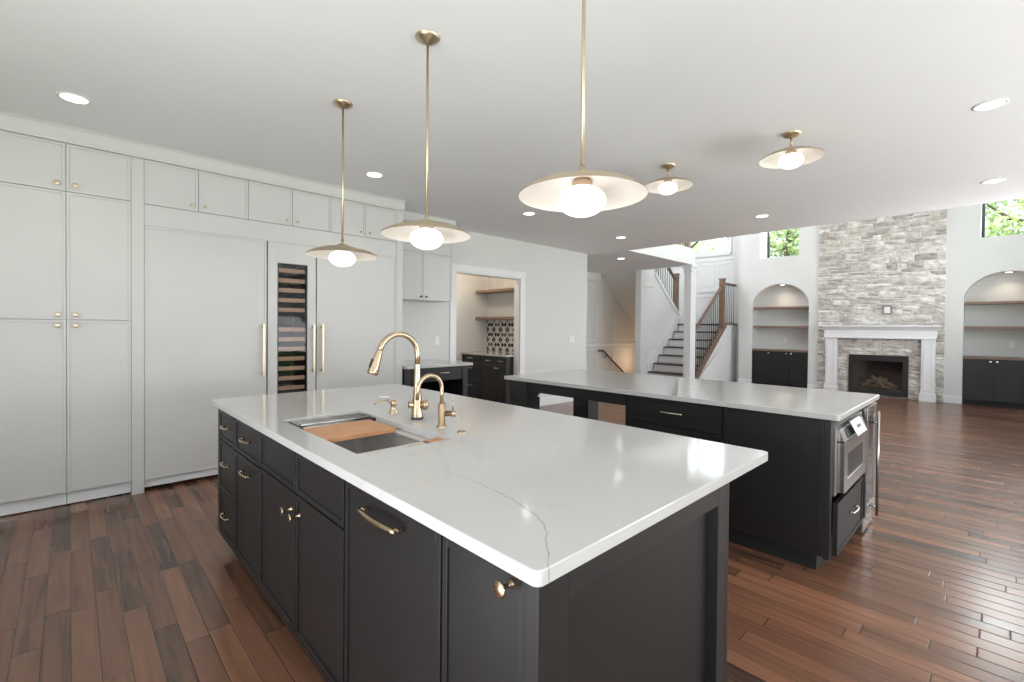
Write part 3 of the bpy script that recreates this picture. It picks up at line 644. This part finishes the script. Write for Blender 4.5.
e = Vector(pts[-1]); dr = (Vector(pts[-1])-Vector(pts[-2])).normalized()
hd = ob('spray_head', MB().lathe([(.0146, 0), (.017, .02), (.0225, .075), (.0262, .106), (.0245, .113), (0, .113)], e, dr, 18), BRASS, t)
ob('spray_button', MB().obox(e+dr*.06+Vector((-.020, 0, 0)), dr, Y, dr.cross(Y), -.022, .022, -.008, .008, -.007, .007), BLACK, hd, .003)
ob('handle', MB().lathe([(.0, -.042), (.016, -.042), (.018, -.03), (.015, .028), (.024, .032), (.027, .044), (.024, .054), (.012, .058), (0, .058)], (fx, fy, .98), (.75, -.66, 0), 18), BRASS, t)
t = thing('filter_faucet', 'short bronze filtered-water faucet right of the tall faucet', 'faucet', (1.216, 1.73, .91))
gx, gy = 1.216, 1.73
ob('faucet_body', MB().lathe([(.024, 0), (.024, .006), (.0175, .008), (.0175, .105), (.014, .108), (0, .108)], (gx, gy, .9102), n=18), BRASS, t)
ob('spout', MB().tube([(gx, gy, 1.015), (gx, gy, 1.06)] + arc(gx-.063, 1.085, .063, 0, 180, gy) + [(gx-.128, gy, 1.045)], .0088, 12), BRASS, t)
ob('handle', MB().lathe([(0, 0), (.013, 0), (.013, .028), (.017, .03), (.017, .046), (0, .047)], (gx+.012, gy-.012, .972), (.70, -.71, 0), 16), BRASS, t)
ob('lever', MB().tube([(gx+.036, gy-.036, .985), (gx+.036, gy-.036, 1.035)], .0038, 8), BRASS, t)
t = thing('soap_dispenser', 'small bronze soap dispenser left of the tall faucet', 'soap dispenser', (1.226, 2.179, .91))
ob('dispenser_body', MB().lathe([(.025, 0), (.024, .005), (.017, .018), (.014, .035), (.018, .048), (.018, .062), (.012, .066), (0, .067)], (1.226, 2.179, .9102), n=18), BRASS, t)
ob('nozzle', MB().tube([(1.222, 2.179, .965), (1.19, 2.185, .982), (1.155, 2.19, .984), (1.125, 2.195, .965)], [.008, .0072, .006, .0045], 8), BRASS, t)
tag(ob('air_switch', MB().lathe([(.021, 0), (.021, .004), (.016, .007), (.012, .005), (.011, .009), (0, .010)], (1.217, 1.581, .9102), n=20), BRASS), 'round bronze air switch button set in the worktop near the faucets', 'button')
tag(ob('popup_outlet', MB().lathe([(.036, 0), (.036, .002), (.030, .0025), (.030, .0015), (0, .0015)], (1.46, 2.71, .9102), n=24), PLATE), 'flush round pop-up outlet in the far part of the island worktop', 'outlet')

# ------------------------------------------------------------------ far island
BX = (2.965, 4.18); BY = (.572, 3.215)
t = thing('seating_island', 'long charcoal island with open table end and built-in microwave, second from the camera', 'kitchen island', (3.57, 1.9, 0))
ISL2 = t; FB = Face((3.027, 3.25, 0), -Y, -X); V = lambda y: 3.25 - y
bb = MB().box(3.027, 4.12, 1.90, 1.925, 0, .878).box(3.027, 4.12, 1.185, 1.90, .10, .878).box(3.027, 4.12, .98, 1.185, .10, .878).box(3.027, 3.05, .645, .98, .10, .878).box(3.77, 3.80, .645, .98, .10, .878)
bb.box(3.05, 3.77, .645, .98, .862, .878).box(3.05, 3.77, .645, .98, .415, .44).box(3.80, 4.15, .66, .98, .862, .878)
ob('cabinet_body', bb, DARK, t)
ob('toe_kick', MB().box(3.066, 4.08, .69, 1.86, 0, .10), TOE, t)
for v0, v1, pz in ((.69, .862, .785), (.40, .682, .60), (.115, .392, .30)):
    d = FB.shaker('drawer', V(1.880), V(1.205), v0, v1, DARK, t, .022, bev=.0015); FB.pull(V(1.54), pz, .16, d, SILVER)
FB.shaker('side_panel', V(1.192), V(.648), .108, .872, DARK, t, .022, bev=.0015)
ob('corner_stile', MB().box(3.005, 3.05, .618, .648, .10, .878), DARK, t, .001)
ap = MB().box(3.02, 3.05, 1.925, 3.17, .785, .878).box(4.08, 4.11, 1.925, 3.17, .785, .878).box(3.05, 4.08, 3.14, 3.17, .785, .878)
ob('apron', ap, DARK, t, .001)
for lx, ly in ((3.005, 2.95), (3.93, 2.95)):
    lm = MB().box(lx, lx+.18, ly, ly+.20, 0, .72).box(lx+.012, lx+.168, ly+.012, ly+.188, .72, .74).box(lx, lx+.18, ly, ly+.20, .74, .878)
    lm.box(lx-.012, lx+.192, ly-.012, ly+.212, 0, .11)
    ob('leg', lm, DARK, t, .002)
tag(ob('seating_worktop', slab(rounded(*BX, *BY, .012), None, .878, .91), QUARTZ, None, .0025), 'long white quartz worktop on the far island', 'worktop')
# microwave drawer in the end of the far island, faces -Y
FM = Face((0, .618, 0), X, -Y)
t = thing('microwave', 'stainless built-in microwave in the end of the far island', 'microwave', (3.4, .75, .44))
ob('housing', FM.box(MB(), 3.055, 3.765, .445, .858, -.34, -.002), BLACK, t)
mf = MB(); FM.box(mf, 3.052, 3.095, .445, .835, 0, .012); FM.box(mf, 3.725, 3.765, .445, .835, 0, .012); FM.box(mf, 3.095, 3.725, .815, .835, 0, .012)
ob('trim_frame', mf, STEEL, t, .001)
md = MB(); 
for q in ((3.105, 3.19, .455, .735), (3.63, 3.715, .455, .735), (3.19, 3.63, .665, .735), (3.19, 3.63, .455, .525)): FM.box(md, *q, .002, .045)
dd = ob('drawer_front', md, STEEL, t, .0015); ob('window', FM.box(MB(), 3.19, 3.63, .525, .665, .002, .040), BLACK, dd)
cp = MB().prism([FM.p(3.105, .742, .002), FM.p(3.105, .812, .002), FM.p(3.105, .806, .022), FM.p(3.105, .742, .045)], (.61, 0, 0)); cpo = ob('control_panel', cp, STEEL, t, .001)
ob('display', MB().prism([FM.p(3.20, .752, .0452), FM.p(3.20, .800, .0275), FM.p(3.20, .800, .026), FM.p(3.20, .752, .043)], (.42, 0, 0)), BLACK, cpo)
cardf = MB().prism([FM.p(3.30, .752, .070), FM.p(3.30, .83, .030), FM.p(3.30, .8315, .0325), FM.p(3.30, .7535, .0725)], (.26, 0, 0))
tc_ = thing('paper_tag', 'white paper tag hanging on the front of the microwave', 'tag', FM.p(3.43, .752, .07)); ob('card', cardf, PAPER, tc_)
ob('printed_lines', MB().prism([FM.p(3.38, .786, .0568), FM.p(3.38, .802, .0487), FM.p(3.38, .8025, .0492), FM.p(3.38, .7865, .0573)], (.10, 0, 0)), BLACK, tc_)
d = FM.shaker('drawer', 3.062, 3.762, .110, .405, DARK, ISL2, .022, t=.024, bev=.0015, label='drawer under the microwave'); FM.pull(3.42, .285, .16, d, SILVER, n=.026)
t = thing('beverage_refrigerator', 'slim stainless beverage refrigerator with tubular handle at far island end', 'refrigerator', (3.97, .8, 0))
ob('refrigerator_body', FM.box(MB(), 3.806, 4.146, .10, .858, -.34, 0), BLACK, t)
dm = MB()
for q in ((3.808, 3.86, .12, .855), (4.09, 4.144, .12, .855), (3.86, 4.09, .79, .855), (3.86, 4.09, .12, .19)): FM.box(dm, *q, .003, .035)
d = ob('door', dm, STEEL, t, .002); ob('glass', FM.box(MB(), 3.86, 4.09, .19, .79, .010, .030), FRIDGEG, d)
hb = MB().tube([FM.p(3.99, .10, .068), FM.p(3.99, .815, .068)], .0085, 12)
for z in (.16, .735): hb.tube([FM.p(3.99, z, .030), FM.p(3.99, z, .068)], .007, 8)
ob('bar_handle', hb, STEEL, d); ob('kick_plate', FM.box(MB(), 3.808, 4.144, .012, .112, -.03, .02), STEEL, t, .001)

# ------------------------------------------------------------------ lamps
def point(name, loc, power, r, parent, color=(1, .86, .68)):
    l = bpy.data.lights.new(name, 'POINT'); l.energy = power; l.shadow_soft_size = r; l.color = color
    o = bpy.data.objects.new(name, l); COL.objects.link(o); o.parent = parent; o.location = Vector(loc)-POS[parent.name]; return o
def dome(x, y, z, t, R=.222):
    """shallow spun shade (brass above, enamel below) and its opal globe; z is the rim"""
    up = [(R, 0), (R*.97, .010), (R*.8, .030), (R*.55, .049), (R*.3, .060), (.03, .066), (.03, .074), (.012, .078), (0, .078)]
    ob('lamp_shade', MB().lathe(up, (x, y, z), n=56), BRASSB, t)
    lo = [(R-.001, -.001), (R*.96, .007), (R*.8, .026), (R*.55, .045), (R*.3, .055), (.02, .060), (0, .060)]
    ob('shade_lining', MB().lathe(lo, (x, y, z), n=56), SHADEW, t)
    ob('globe_holder', MB().lathe([(.036, .030), (.036, .048), (.028, .052), (.028, .060)], (x, y, z), n=24), BRASS, t)
    gl = [(.083*math.cos(a), -.017+.054*math.sin(a)) for a in [(-PI/2+PI*i/16) for i in range(17)]]
    ob('globe', MB().lathe(gl, (x, y, z), n=32), GLOBE, t)
GRP = 'brass and white dome lights'
for (x, y), lab in zip(((1.286, 2.955), (1.296, 1.985), (1.293, 1.007)), ('brass dome pendant farthest along the sink island, in front of the wine racks', 'brass dome pendant in the middle of the three over the sink island', 'brass dome pendant nearest the camera, its long rod leaving the picture')):
    t = thing('pendant_lamp', lab, 'pendant lamp', (x, y, 1.80), 'pendants over the sink island')
    dome(x, y, 1.822, t)
    ob('rod', MB().tube([(x, y, 1.90), (x, y, C-.03)], .0065, 12), BRASSB, t); ob('rod_joint', MB().lathe([(.010, 0), (.010, .03), (0, .03)], (x, y, 1.897), n=12), BRASSB, t)
    ob('canopy', MB().lathe([(0, -.034), (.014, -.034), (.022, -.030), (.050, -.016), (.062, -.004), (.062, -.0005)], (x, y, C), n=28), BRASSB, t)
    point('pendant_bulb', (x, y, 1.73), .7, .06, t)
for (x, y), lab in zip(((3.827, 2.03), (3.843, 1.066)), ('semi-flush brass dome ceiling light further from the camera, beside the nearest pendant', 'semi-flush brass dome ceiling light nearer the right side')):
    t = thing('semi_flush_light', lab, 'ceiling light', (x, y, 2.58), 'semi-flush lights over the far island')
    dome(x, y, 2.625, t, .208)
    ob('rod', MB().tube([(x, y, 2.72), (x, y, C-.03)], .008, 12), BRASSB, t)
    ob('canopy', MB().lathe([(0, -.034), (.014, -.034), (.022, -.030), (.052, -.018), (.065, -.005), (.065, -.0005)], (x, y, C), n=28), BRASSB, t)
    point('dome_bulb', (x, y, 2.50), .7, .06, t)
def can(x, y, z, lab, power=9, r=.067, cat='recessed light', group='recessed ceiling lights'):
    t = thing('recessed_light', lab, cat, (x, y, z), group)
    ob('trim_ring', MB().lathe([(r, -.0005), (r+.018, -.0005), (r+.018, -.004), (r, -.006), (r, -.0005)], (x, y, z), n=32), PLATE, t)
    ob('lens', MB().lathe([(0, -.004), (r, -.003), (r, -.0006)], (x, y, z), n=32), LED, t)
    l = bpy.data.lights.new('recessed_lamp', 'SPOT'); l.energy = power; l.spot_size = 2.3; l.spot_blend = .8; l.shadow_soft_size = .07; l.color = (1, .92, .80)
    o = bpy.data.objects.new('recessed_lamp', l); COL.objects.link(o); o.parent = t; o.location = (0, 0, -.02)
for x, y, lab in ((.022, 4.104, 'recessed ceiling light above the tall pantry cabinet'), (2.097, 4.109, 'recessed ceiling light between the rods of the two left pendants'),
                  (4.195, 4.103, 'recessed ceiling light just left of the nearest pendant shade'), (6.31, 4.131, 'recessed ceiling light left of the white upstairs fascia'),
                  (8.185, 5.353, 'recessed light in the hall ceiling, under the fascia corner'), (6.351, 2.08, 'recessed ceiling light in front of the left high window'),
                  (4.245, .051, 'recessed ceiling light nearest the top right corner'), (6.401, .048, 'recessed ceiling light above the right high window')):
    can(x, y, C, lab)
pl = thing('pantry_ceiling_light', 'warm ceiling light inside the pantry', 'ceiling light', (4.75, 6.1, C)); 
ob('trim_ring', MB().lathe([(.08, -.0005), (.10, -.0005), (.10, -.006), (.08, -.008), (.08, -.0005)], (4.75, 6.1, C), n=24), PLATE, pl); ob('lens', MB().lathe([(0, -.006), (.08, -.005), (.08, -.0006)], (4.75, 6.1, C), n=24), LED, pl)
point('pantry_lamp', (4.75, 6.1, C-.12), 22, .08, pl, (1, .80, .60))
bl = bpy.data.lights.new('basement_stair_lamp', 'POINT'); bl.energy = 9; bl.color = (1, .68, .42); bl.shadow_soft_size = .08
bo = bpy.data.objects.new('basement_stair_lamp', bl); COL.objects.link(bo); bo.location = (11.4, 6.7, .45)

# ------------------------------------------------------------------ fireplace
SY0, SY1 = .688, 2.786; FB0, FB1, FBZ = 1.215, 2.195, .865
t = thing('stone_chimney', 'tall light grey ledgestone chimney breast around the fireplace', 'chimney', (FX-.03, FC, 0))
mm = MB().box(FX-.034, FX-.003, SY0, FB0, 0, GC-.01).box(FX-.034, FX-.003, FB1, SY1, 0, GC-.01).box(FX-.034, FX-.003, FB0, FB1, FBZ, GC-.01)
ob('mortar_bed', mm, MORTAR, t)
rs = random.Random(4); sb = MB()
def stone(y0, y1, z0, z1):
    g = .007; d = rs.uniform(.018, .046); bm = sb.bm; ny = max(2, int((y1-y0)/.09)); n = ny+1
    A = []
    for zz in (z0+g, (z0+z1)/2, z1-g):
        row = []
        for i in range(n):
            y = y0+g+(y1-y0-2*g)*i/(n-1); edge = i in (0, n-1) or zz != (z0+z1)/2
            row.append(bm.verts.new((FX-.028-d+(.012 if edge else 0)+rs.uniform(-.004, .004), y+(rs.uniform(-.004, .004) if 0 < i < n-1 else rs.uniform(-.003, .003)), zz+rs.uniform(-.005, .005))))
        A.append(row)
    for a, b in zip(A, A[1:]):
        for i in range(n-1): bm.faces.new((a[i], a[i+1], b[i+1], b[i]))
    loop = A[0] + [A[1][-1]] + A[2][::-1] + [A[1][0]]
    back = [bm.verts.new((FX-.026, v.co.y, v.co.z)) for v in loop]
    for i in range(len(loop)): bm.faces.new((loop[i], back[i], back[(i+1) % len(loop)], loop[(i+1) % len(loop)]))
def course(y0, y1, z0, z1):
    y = y0
    while y < y1-.02:
        w = rs.choice((.11, .16, .22, .30, .38))*rs.uniform(.85, 1.15)
        if y1-(y+w) < .09: w = y1-y
        if z1-z0 > .10 and rs.random() < .35:
            zm = z0+(z1-z0)*rs.uniform(.4, .6); stone(y, y+w, z0, zm); stone(y, y+w, zm, z1)
        else: stone(y, y+w, z0, z1)
        y += w
z = 0
while z < GC-.05:
    h = rs.choice((.06, .08, .10, .12, .145)); 
    if z < FBZ < z+h+.05 : h = FBZ-z if FBZ-z > .04 else h
    h = min(h, GC-.02-z)
    if z+h <= FBZ+.001: course(SY0, FB0, z, z+h); course(FB1, SY1, z, z+h)
    else: course(SY0, SY1, z, z+h)
    z += h
ob('stones', sb, STONE, t)
t = thing('fireplace_mantel', 'white fireplace mantel with two panelled pilasters against the stone', 'mantel', (FX-.15, FC, 0))
fm_ = Face((FX-.078, 0, 0), Y, -X)
for a, b in ((.812, 1.02), (2.394, 2.606)):
    pb = MB(); fm_.box(pb, a, b, 0, 1.23, 0, .09); fm_.box(pb, a-.02, b+.02, 0, .15, 0, .11); fm_.box(pb, a-.012, b+.012, .15, .175, 0, .10)
    p = ob('pilaster', pb, TRIM, t, .003)
    mo = MB(); mould_rect(mo, Face((FX-.168, 0, 0), Y, -X), a+.035, b-.035, .22, 1.17, .022, .012); ob('panel_moulding', mo, TRIM, p, .002)
mt = MB(); fm_.box(mt, .79, 2.63, 1.23, 1.40, 0, .11); fm_.box(mt, .80, 2.62, 1.215, 1.24, 0, .125)
mt.prism([(FX-.188, .78, 1.38), (FX-.243, .745, 1.455), (FX-.08, .745, 1.455), (FX-.08, .78, 1.38)], (0, 1.9, 0))
ob('frieze', mt, TRIM, t, .002)
ob('mantel_shelf', fm_.box(MB(), .735, 2.708, 1.455, 1.49, 0, .20), TRIM, t, .004)
t = thing('gas_fireplace', 'black framed gas fireplace insert with glass front and ceramic logs', 'fireplace', (FX, FC-.03, 0))
ff = Face((FX-.04, FB0, 0), Y, -X); w = FB1-FB0
fb = MB(); ff.box(fb, 0, .085, .04, FBZ, -.03, .045); ff.box(fb, w-.085, w, .04, FBZ, -.03, .045); ff.box(fb, .085, w-.085, .745, FBZ, -.03, .045); ff.box(fb, .085, w-.085, .04, .135, -.03, .045)
ob('surround', fb, BLACKM, t, .003)
ib = MB(); ff.box(ib, .085, w-.085, .135, .745, -.52, -.50); ff.box(ib, .07, .085, .10, .76, -.50, -.02); ff.box(ib, w-.085, w-.07, .10, .76, -.50, -.02); ff.box(ib, .085, w-.085, .745, .76, -.50, -.02); ff.box(ib, .085, w-.085, .12, .135, -.50, -.02)
ob('firebox', ib, mottled('firebrick', (.16, .15, .145), (.24, .23, .22), 6, .9), t)
ob('glass', ff.box(MB(), .085, w-.085, .135, .745, -.012, -.006), FIREG, t)
ob('louvre', ff.box(ff.box(MB(), .1, w-.1, .78, .795, .045, .05), .1, w-.1, .815, .83, .045, .05), BLACK, t)
for k, (a, z0, b, z1, dpt) in enumerate(((.22, .17, .80, .19, -.30), (.20, .20, .55, .34, -.22), (.78, .20, .45, .38, -.24), (.30, .26, .72, .30, -.34), (.40, .19, .62, .42, -.18), (.58, .2, .36, .37, -.2))):
    ob('log', MB().tube([ff.p(a, z0, dpt), ff.p((a+b)/2, (z0+z1)/2+.015, dpt-.01), ff.p(b, z1, dpt)], [.03, .035, .028], 9), LOG, t)
t = thing('wall_plate', 'white cover plate in a grey stone frame set in the chimney above the mantel', 'cover plate', (FX-.09, 1.56, 1.72))
fv = Face((FX-.075, 0, 0), Y, -X)
ob('cover_plate', fv.box(MB(), 1.512, 1.612, 1.735, 1.865, 0, .012), PLATE, t, .003)
sm = MB(); mould_rect(sm, fv, 1.485, 1.639, 1.708, 1.892, .025, .02); ob('frame', sm, mottled('grey_box', (.24, .23, .21), (.28, .27, .25), 9, .7), t, .002)

# ------------------------------------------------------------------ niches
def niche(a, b, where, seams, knobs):
    f = Face((FX+.022, 0, 0), Y, -X)
    t = thing('niche_cabinet', 'charcoal base cabinet built into the arched niche %s' % where, 'cabinet', (FX+.2, (a+b)/2, 0), 'cabinets in the arched niches')
    f.box
    ob('cabinet_body', f.box(MB(), a+.003, b-.003, .09, .862, -.39, 0), DARK, t); ob('toe_kick', f.box(MB(), a+.003, b-.003, 0, .09, -.39, -.03), TOE, t)
    e = [a+.006]+seams+[b-.006]
    for i, (p, q) in enumerate(zip(e, e[1:])):
        d = f.shaker('door', p+.003, q-.003, .10, .855, DARK, t, .02)
        for k in knobs:
            if p < k < q: f.knob(k, .815, d, SILVER, r=.02)
    tag(ob('cabinet_top', f.box(MB(), a+.002, b-.002, .863, .905, -.395, .04), WALNUT, None, .002), 'brown wooden top on the charcoal cabinet %s' % where, 'cabinet top', 'wooden tops in the niches')
    for z, nm in ((1.445, 'lower'), (1.905, 'upper')):
        tag(ob('niche_shelf', f.box(MB(), a+.002, b-.002, z-.024, z+.024, -.395, -.02), WALNUT, None, .002), '%s brown wooden shelf in the arched niche %s' % (nm, where), 'shelf', 'shelves in the arched niches')
    y = (a+b)/2
    pk = thing('puck_light', 'small warm light at the top of the arched niche %s' % where, 'puck light', (FX+.2, y, NTOP-.002), 'niche lights')
    ob('trim_ring', MB().lathe([(.05, -.012), (.066, -.010), (.066, .004), (.05, .004), (.05, -.012)], (FX+.2, y, NTOP-.002), n=20), PLATE, pk); ob('lens', MB().lathe([(0, -.012), (.05, -.010), (.05, -.002)], (FX+.2, y, NTOP-.002), n=20), LED, pk)
    l = bpy.data.lights.new('puck_lamp', 'SPOT'); l.energy = 7; l.spot_size = 2.2; l.spot_blend = 1; l.color = (1, .80, .58); l.shadow_soft_size = .03
    o = bpy.data.objects.new('puck_lamp', l); COL.objects.link(o); o.parent = pk; o.location = (0, 0, -.03)
niche(*N1, 'left of the fireplace', [3.358, 3.768], [3.80, 3.415, 3.315])
niche(*N2, 'right of the fireplace', [-.34, .032], [.075, -.01, -.385])
outlet('wall_outlet', Face((FX+ND, 0, 0), Y, -X), 3.56, 1.13, 'small white outlet inside the niche left of the fireplace', 'outlet', 1, False)
outlet('wall_outlet', Face((FX+ND, 0, 0), Y, -X), -.19, 1.14, 'white outlet inside the niche right of the fireplace', 'outlet', 1, False)

# ------------------------------------------------------------------ stairs
ST = 4.80; RIS, RUN = .2, .26; LX, LZ = 11.95, 1.52
t = thing('staircase', 'white staircase with dark wooden treads rising to a landing', 'staircase', (11.2, 5.4, 0))
for k in range(1, 8):
    zt = LZ-RIS*k; xf = LX-RUN*k
    ob('tread', MB().box(xf-.03, xf+RUN, ST, SEP-.032, zt-.035, zt), TREAD, t, .004)
    ob('riser', MB().box(xf, xf+RUN, ST, SEP-.032, max(0, zt-RIS), zt-.035), TRIM, t)
ob('landing', MB().box(LX-.03, 13.2, ST, 7.24, LZ-.04, LZ), TREAD, t, .003)
ob('riser', MB().box(LX, LX+.05, ST, SEP-.032, LZ-RIS, LZ-.04), TRIM, t)
sp = MB().prism([(9.95, 4.72, 0), (12.62, 4.72, 0), (12.62, 4.72, LZ-.035), (LX-.03, 4.72, LZ-.035), (9.95, 4.72, -.04)], (0, .08, 0))
ob('side_wall', sp, TRIM, t)
sk = MB().prism([(9.98, 4.70, .0), (9.98, 4.70, .05), (LX-.02, 4.70, LZ+.015), (LX+.02, 4.70, LZ-.02), (LX+.02, 4.70, LZ-.065), (10.06, 4.70, .0)], (0, .12, 0)).box(LX-.02, 12.62, 4.70, 4.82, LZ-.035, LZ+.01)
ob('base_rail', sk, NEWEL, t, .003)
def newel(x, y, z0, z1, parent, w=.11):
    mb = MB().box(x-w/2, x+w/2, y-w/2, y+w/2, z0, z1).box(x-w/2-.014, x+w/2+.014, y-w/2-.014, y+w/2+.014, z1-.10, z1-.08).box(x-w/2-.016, x+w/2+.016, y-w/2-.016, y+w/2+.016, z1, z1+.025)
    return ob('newel_post', mb, NEWEL, parent, .004)
def rail(p, q, parent, w=.06, h=.06):
    p, q = Vector(p), Vector(q); d = q-p
    dirn = Vector((d.y, -d.x, 0)).normalized()*w/2
    return ob('handrail', MB().prism([p-dirn, p+dirn, p+dirn+Z*h, p-dirn+Z*h], d), NEWEL, parent, .006)
t = thing('stair_railing', 'brown wood stair railing with black iron balusters beside the dark treads', 'railing', (11.0, 4.76, 0))
YR = 4.76; sl = (LZ+.015-.05)/(LX-.02-9.98)
nx_ = 11.80
newel(nx_, YR, LZ-.15, 2.62, t)
rail((10.0, YR, .05+1.05), (nx_-.05, YR, 1.10+sl*(nx_-.05-10.0)-.02), t)
rail((nx_+.05, YR, 2.50), (12.62, YR, 2.50), t)
k = 0
x = 10.05
while x < nx_-.08:
    z0 = .04+sl*(x-9.98); zt = 1.10+sl*(x-10.0)
    ob('baluster', MB().tube([(x, YR, z0), (x, YR, zt)], .008, 6).lathe([(.017, -.005), (.017, .028), (.008, .036)], (x, YR, z0), n=8), BLACKM, t)
    x += .105
for i in range(6):
    x = nx_+.13+.12*i; ob('baluster', MB().tube([(x, YR, LZ), (x, YR, 2.51)], .008, 6).lathe([(.017, 0), (.017, .028), (.008, .036)], (x, YR, LZ), n=8), BLACKM, t)
t = thing('stair_railing', 'brown and black railing of the upper flight, on the white raking wall', 'railing', (11.4, 6.06, 1.8))
su = (2.83-1.79)/(10.66-12.02)
newel(11.95, 6.06, 1.80, 2.86, t, .12)
rail((11.90, 6.06, 2.68), (10.70, 6.06, 2.68+su*(10.70-11.90)), t)
for i in range(10):
    x = 11.82-.118*i; zb = 1.79+su*(x-12.02); ob('baluster', MB().tube([(x, 6.06, zb), (x, 6.06, min(2.68+su*(x-11.90)+.01, 3.7))], .008, 6), BLACKM, t)
t = thing('upstairs_railing', 'upstairs landing railing with brown newel just above the white fascia', 'railing', (9.0, 4.78, 3.15))
newel(9.98, 4.80, 3.15, 4.15, t, .11); rail((7.5, 4.80, 4.02), (9.93, 4.80, 4.02), t)
for i in range(20):
    x = 9.86-.115*i; ob('baluster', MB().tube([(x, 4.80, 3.15), (x, 4.80, 4.03)], .008, 6), BLACKM, t)
t = thing('basement_handrail', 'dark wall-mounted handrail going down to the basement at the hall', 'handrail', (10.6, 7.15, .2))
ob('rail', MB().tube([(9.98, 7.16, .80), (10.17, 7.16, .79), (10.4, 7.16, .63), (11.3, 7.16, .06)], .025, 10), TREAD, t)
for x, z in ((10.3, .68), (11.0, .24)): ob('bracket', MB().tube([(x, 7.235, z-.07), (x, 7.17, z-.07), (x, 7.16, z-.01)], .009, 8), BLACKM, t)
